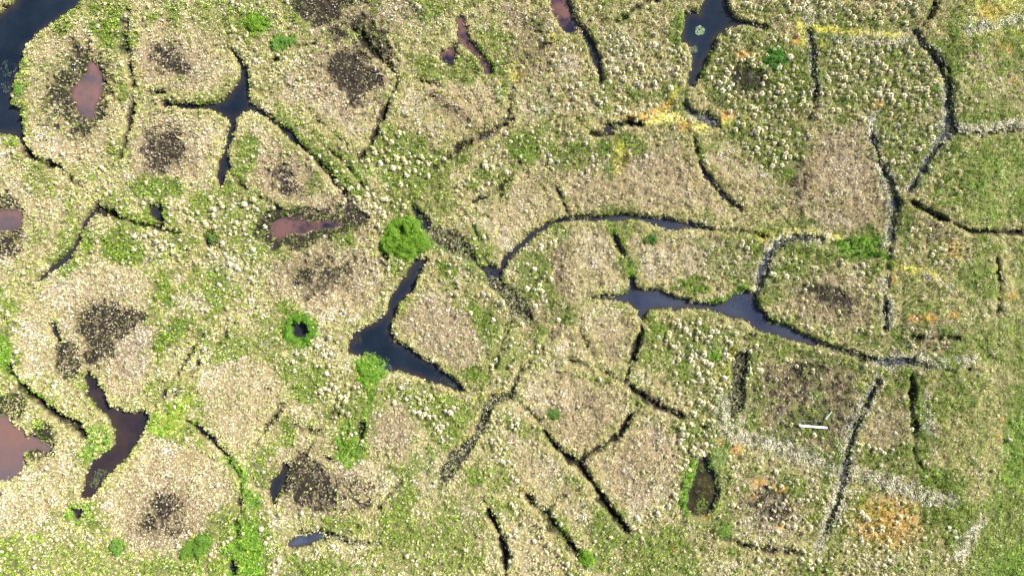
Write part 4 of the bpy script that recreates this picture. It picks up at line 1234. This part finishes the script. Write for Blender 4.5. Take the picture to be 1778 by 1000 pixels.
for k in big:
    o = bpy.data.objects.new('grass_tussock', protos[int(rng.integers(0, 10))]) if first is None else first.copy()
    first = first or o
    o.data = protos[int(rng.integers(0, 10))]
    COL.objects.link(o)
    o.location = (float(wx(tx[k])), float(wy(ty[k])), float(Zt[k]))
    s = float(ts[k])
    o.scale = (s, s * float(rng.uniform(.88, 1.12)), s)
    o.rotation_euler = (0, 0, float(rng.uniform(0, 6.28)))
    zi = int(np.argmin(((zc - np.array([tx[k], ty[k]])) ** 2).sum(1)))
    tag(o, zones[zi][2], 'tussock', zones[zi][3])


# ------------------------------------------------------------------ low shrubs and sedge mounds
def mound(name, label, cat, cx, cy, rx_, ry_, rot, h, nleaf, cols, leaf=.07, hole=0.0, lump=.25):
    root = bpy.data.objects.new(name, None)
    COL.objects.link(root)
    z0 = float(S(HGT, np.array([cx]), np.array([cy]))[0])
    root.location = (float(wx(cx)), float(wy(cy)), max(z0, -.3))
    tag(root, label, cat)
    r = rng
    a_ = r.random(nleaf) * 2 * np.pi
    q_ = np.sqrt(r.uniform(hole * hole, 1, nleaf))
    far_ = r.random(nleaf) < .22
    q_ = np.where(far_, q_ * r.uniform(.9, 1.32, nleaf), q_)
    bump = 1 + lump * (np.sin(a_ * 3 + cx) * .4 + np.sin(a_ * 5 + cy) * .35 + np.sin(a_ * 8 + cx * .3) * .25)
    q2 = q_ * bump
    X_, Y_ = rx_ * q2 * np.cos(a_), ry_ * q2 * np.sin(a_)
    c, s = math.cos(R(rot)), math.sin(R(rot))
    X_, Y_ = c * X_ - s * Y_, s * X_ + c * Y_
    gz = S(HGT, cx + X_, cy + Y_) - root.location.z
    prof = np.sqrt(np.clip(1 - q_ ** 2, 0, 1)) if hole == 0 else np.clip(1 - np.abs(2 * (q_ - hole) / (1 - hole) - 1) ** 2, 0, 1)
    knob = .72 + .42 * S(FINE, cx + X_ * .8, cy + Y_ * .8) + .2 * S(N_S, cx + X_, cy + Y_) + r.normal(0, .16, nleaf)
    H_ = np.maximum(gz, -.1) + h * (.15 + .85 * prof) * knob * np.sqrt(r.random(nleaf) * .75 + .25)
    cc = np.array(cols)
    ccol = cc[r.integers(0, len(cc), nleaf)] * np.exp(r.normal(0, .18, nleaf))[:, None]
    V_, F_, C_ = blades(X_ * M, -Y_ * M, H_, np.full(nleaf, leaf * 1.5), np.full(nleaf, leaf * .55), 3, ccol, np.full(nleaf, leaf * .75), r, inner=.5, droop=.5)
    fo = link('foliage', mesh_np('foliage', V_, F_, C_), MAT_SHRUB, root)
    ns_ = 26
    a_ = r.random(ns_) * 6.283
    q_ = np.sqrt(r.uniform(hole * hole, .8, ns_))
    V2, F2 = [], []
    for k in range(ns_):
        x_, y_ = rx_ * q_[k] * math.cos(a_[k]), ry_ * q_[k] * math.sin(a_[k])
        x_, y_ = c * x_ - s * y_, s * x_ + c * y_
        bz = max(float(S(HGT, np.array([cx + x_]), np.array([cy + y_]))[0]) - root.location.z, -.3)
        bx_, by_ = x_ * M, -y_ * M
        tx_, ty_, tz_ = bx_ + float(r.normal(0, .08)), by_ + float(r.normal(0, .08)), bz + h * .6
        b0 = len(V2)
        for (ox, oy, oz, w_) in ((bx_, by_, bz - .05, .012), (tx_, ty_, tz_, .006)):
            for m_ in range(3):
                V2.append((ox + w_ * math.cos(m_ * 2.094), oy + w_ * math.sin(m_ * 2.094), oz))
        for m_ in range(3):
            F2.append((b0 + m_, b0 + (m_ + 1) % 3, b0 + 3 + (m_ + 1) % 3, b0 + 3 + m_))
    link('stems', mesh_np('stems', np.array(V2), np.array(F2), np.tile(np.array([[.12, .08, .04]]), (len(V2), 1))), MAT_SHRUB, root)
    return root


BR = [(.10, .22, .012), (.16, .29, .018), (.05, .13, .008), (.20, .31, .03)]
GR = [(.10, .23, .03), (.15, .29, .04), (.07, .15, .02), (.18, .28, .07)]
DG = [(.06, .13, .02), (.09, .18, .03), (.13, .2, .05)]
mound('round_shrub', 'big round vivid green bush at the head of the elbow shaped pond', 'shrub', 704, 415, 40, 34, 0, .5, 8000, BR, .06)
mound('sedge_ring', 'ring of dark green sedge around a little dark pool', 'sedge', 522, 573, 27, 27, 0, .25, 1300, [(.08, .2, .015), (.13, .3, .02), (.06, .14, .015)], .06, .55)
mound('low_shrub', 'small oval green bush alone on straw ground near the bottom left', 'shrub', 205, 948, 11, 15, 0, .35, 700, GR, .06)
mound('low_shrub', 'slanting dark green bush right of the dark hollow at the lower left', 'shrub', 343, 948, 31, 16, -33, .35, 2000, [(.10, .2, .02), (.14, .25, .03), (.07, .14, .02)], .06)
mound('low_shrub', 'vivid green bush near the top edge above the star shaped pool', 'shrub', 443, 42, 15, 13, 0, .35, 1000, BR, .06)
mound('low_shrub', 'flat mid green bush below the vivid one near the top edge', 'shrub', 491, 76, 20, 12, -15, .3, 1100, GR, .06)
mound('low_shrub', 'small dark green bush alone on the large pale polygon right of the reed filled trough', 'shrub', 962, 718, 10, 8, 0, .3, 400, DG, .06)
mound('low_shrub', 'bright green bush at the lower end of a dark green trough by the bottom edge', 'shrub', 1018, 966, 12, 10, 0, .35, 600, BR, .06)
mound('low_shrub', 'dark green bush on the polygon right of the forked pond', 'shrub', 1345, 102, 18, 16, 20, .35, 1000, [(.07, .2, .02), (.1, .26, .03), (.05, .13, .02)], .06)
mound('willow_shrub', 'silvery blue green willow beside the murky olive pond', 'shrub', 1248, 795, 17, 24, 25, .3, 800, [(.22, .29, .09), (.30, .36, .14), (.13, .2, .05), (.24, .32, .06)], .06)
mound('low_shrub', 'round blue green bush under the murky olive pond', 'shrub', 1256, 920, 12, 11, 0, .22, 450, [(.13, .24, .03), (.2, .3, .06), (.08, .15, .02)], .055)
mound('low_shrub', 'dark green tuft beside the star of pale grass right of the small black pool', 'shrub', 367, 414, 8, 8, 0, .3, 260, DG, .06)
mound('low_shrub', 'small green bush on the lake shore left of the pink pond', 'shrub', 33, 156, 7, 9, 0, .3, 300, GR, .06)
mound('low_shrub', 'dark green bush at the right bank of the small polygon under the long blue pool', 'shrub', 1130, 416, 11, 8, 0, .3, 400, DG, .06)
mound('reed_clump', 'blue green reed clump growing out of the elbow shaped pond', 'reeds', 643, 638, 23, 25, 0, .28, 1500, [(.12, .28, .02), (.18, .34, .03), (.07, .17, .015), (.24, .34, .05)], .055)

# ------------------------------------------------------------------ the white plank, its dark neighbour and the little stake
def simple_mat(name, c, rough=.55, nscale=14, var=.15, stretch=(1, 1, 1)):
    m, n, l, b = new_mat(name)
    tc = n.new('ShaderNodeTexCoord')
    mp = n.new('ShaderNodeMapping')
    mp.inputs['Scale'].default_value = stretch
    ns = n.new('ShaderNodeTexNoise')
    ns.inputs['Scale'].default_value = nscale
    ns.inputs['Detail'].default_value = 5
    l.new(tc.outputs['Object'], mp.inputs[0])
    l.new(mp.outputs[0], ns.inputs['Vector'])
    cr = n.new('ShaderNodeValToRGB')
    cr.color_ramp.elements[0].position = .3
    cr.color_ramp.elements[1].position = .7
    cr.color_ramp.elements[0].color = (*[v * (1 - var) for v in c], 1)
    cr.color_ramp.elements[1].color = (*[min(.95, v * (1 + var)) for v in c], 1)
    l.new(ns.outputs['Fac'], cr.inputs[0])
    l.new(cr.outputs[0], b.inputs['Base Color'])
    b.inputs['Roughness'].default_value = rough
    return m


def box_bm(bm, cx, cy, cz, lx, ly, lz, bev=.006):
    r_ = bmesh.ops.create_cube(bm, size=1)
    for v in r_['verts']:
        v.co = Vector((cx + v.co.x * lx, cy + v.co.y * ly, cz + v.co.z * lz))
    eds = list({e for v in r_['verts'] for e in v.link_edges})
    bmesh.ops.bevel(bm, geom=eds, offset=bev, segments=2, affect='EDGES')


def bm_obj(name, fn, mat, parent=None):
    bm = bmesh.new()
    fn(bm)
    me = bpy.data.meshes.new(name)
    bm.to_mesh(me)
    bm.free()
    return link(name, me, mat, parent)


WHITE = simple_mat('weathered_white_paint', (.82, .83, .86), .5, 6, .1, (1, 12, 12))
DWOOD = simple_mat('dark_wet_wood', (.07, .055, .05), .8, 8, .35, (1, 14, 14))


def ground_at(x, y):
    return float(S(HGT, np.array([x]), np.array([y]))[0])


pr_ = bpy.data.objects.new('white_plank', None)
COL.objects.link(pr_)
pr_.location = (float(wx(1410)), float(wy(739.5)), ground_at(1410, 740))
pr_.rotation_euler = (0, 0, R(-4.5))
tag(pr_, 'white painted plank lying on brown sedge in the lower right polygon', 'plank')
bm_obj('board', lambda bm: box_bm(bm, 0, 0, .225, 2.38, .16, .05), WHITE, pr_)
for sx in (-.85, .85):
    bm_obj('bearer', lambda bm, sx=sx: box_bm(bm, sx, 0, .07, .09, .17, .258), DWOOD, pr_)
o = bm_obj('dark_strip', lambda bm: box_bm(bm, 0, 0, .12, 2.3, .075, .05), DWOOD)  # narrow dark strip, a thin box set parallel to the plank
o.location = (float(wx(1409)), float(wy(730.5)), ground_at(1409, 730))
tag(o, 'thin dark strip parallel to the white plank', 'batten')
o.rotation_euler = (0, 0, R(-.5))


def stake(bm):
    bmesh.ops.create_cone(bm, cap_ends=True, segments=10, radius1=.036, radius2=.03, depth=.82)
    bmesh.ops.create_cone(bm, cap_ends=True, segments=10, radius1=.036, radius2=.036, depth=.05,
                          matrix=__import__('mathutils').Matrix.Translation((0, 0, .40)))


o = bm_obj('marker_stake', stake, WHITE)
o.location = (float(wx(1435)), float(wy(719.5)), ground_at(1435, 720) + .27)
o.rotation_mode = 'QUATERNION'
o.rotation_quaternion = Vector((.42, .66, .22)).to_track_quat('Z', 'Y')
tag(o, 'short thin white marker stake leaning over, above the right end of the white plank', 'stake')
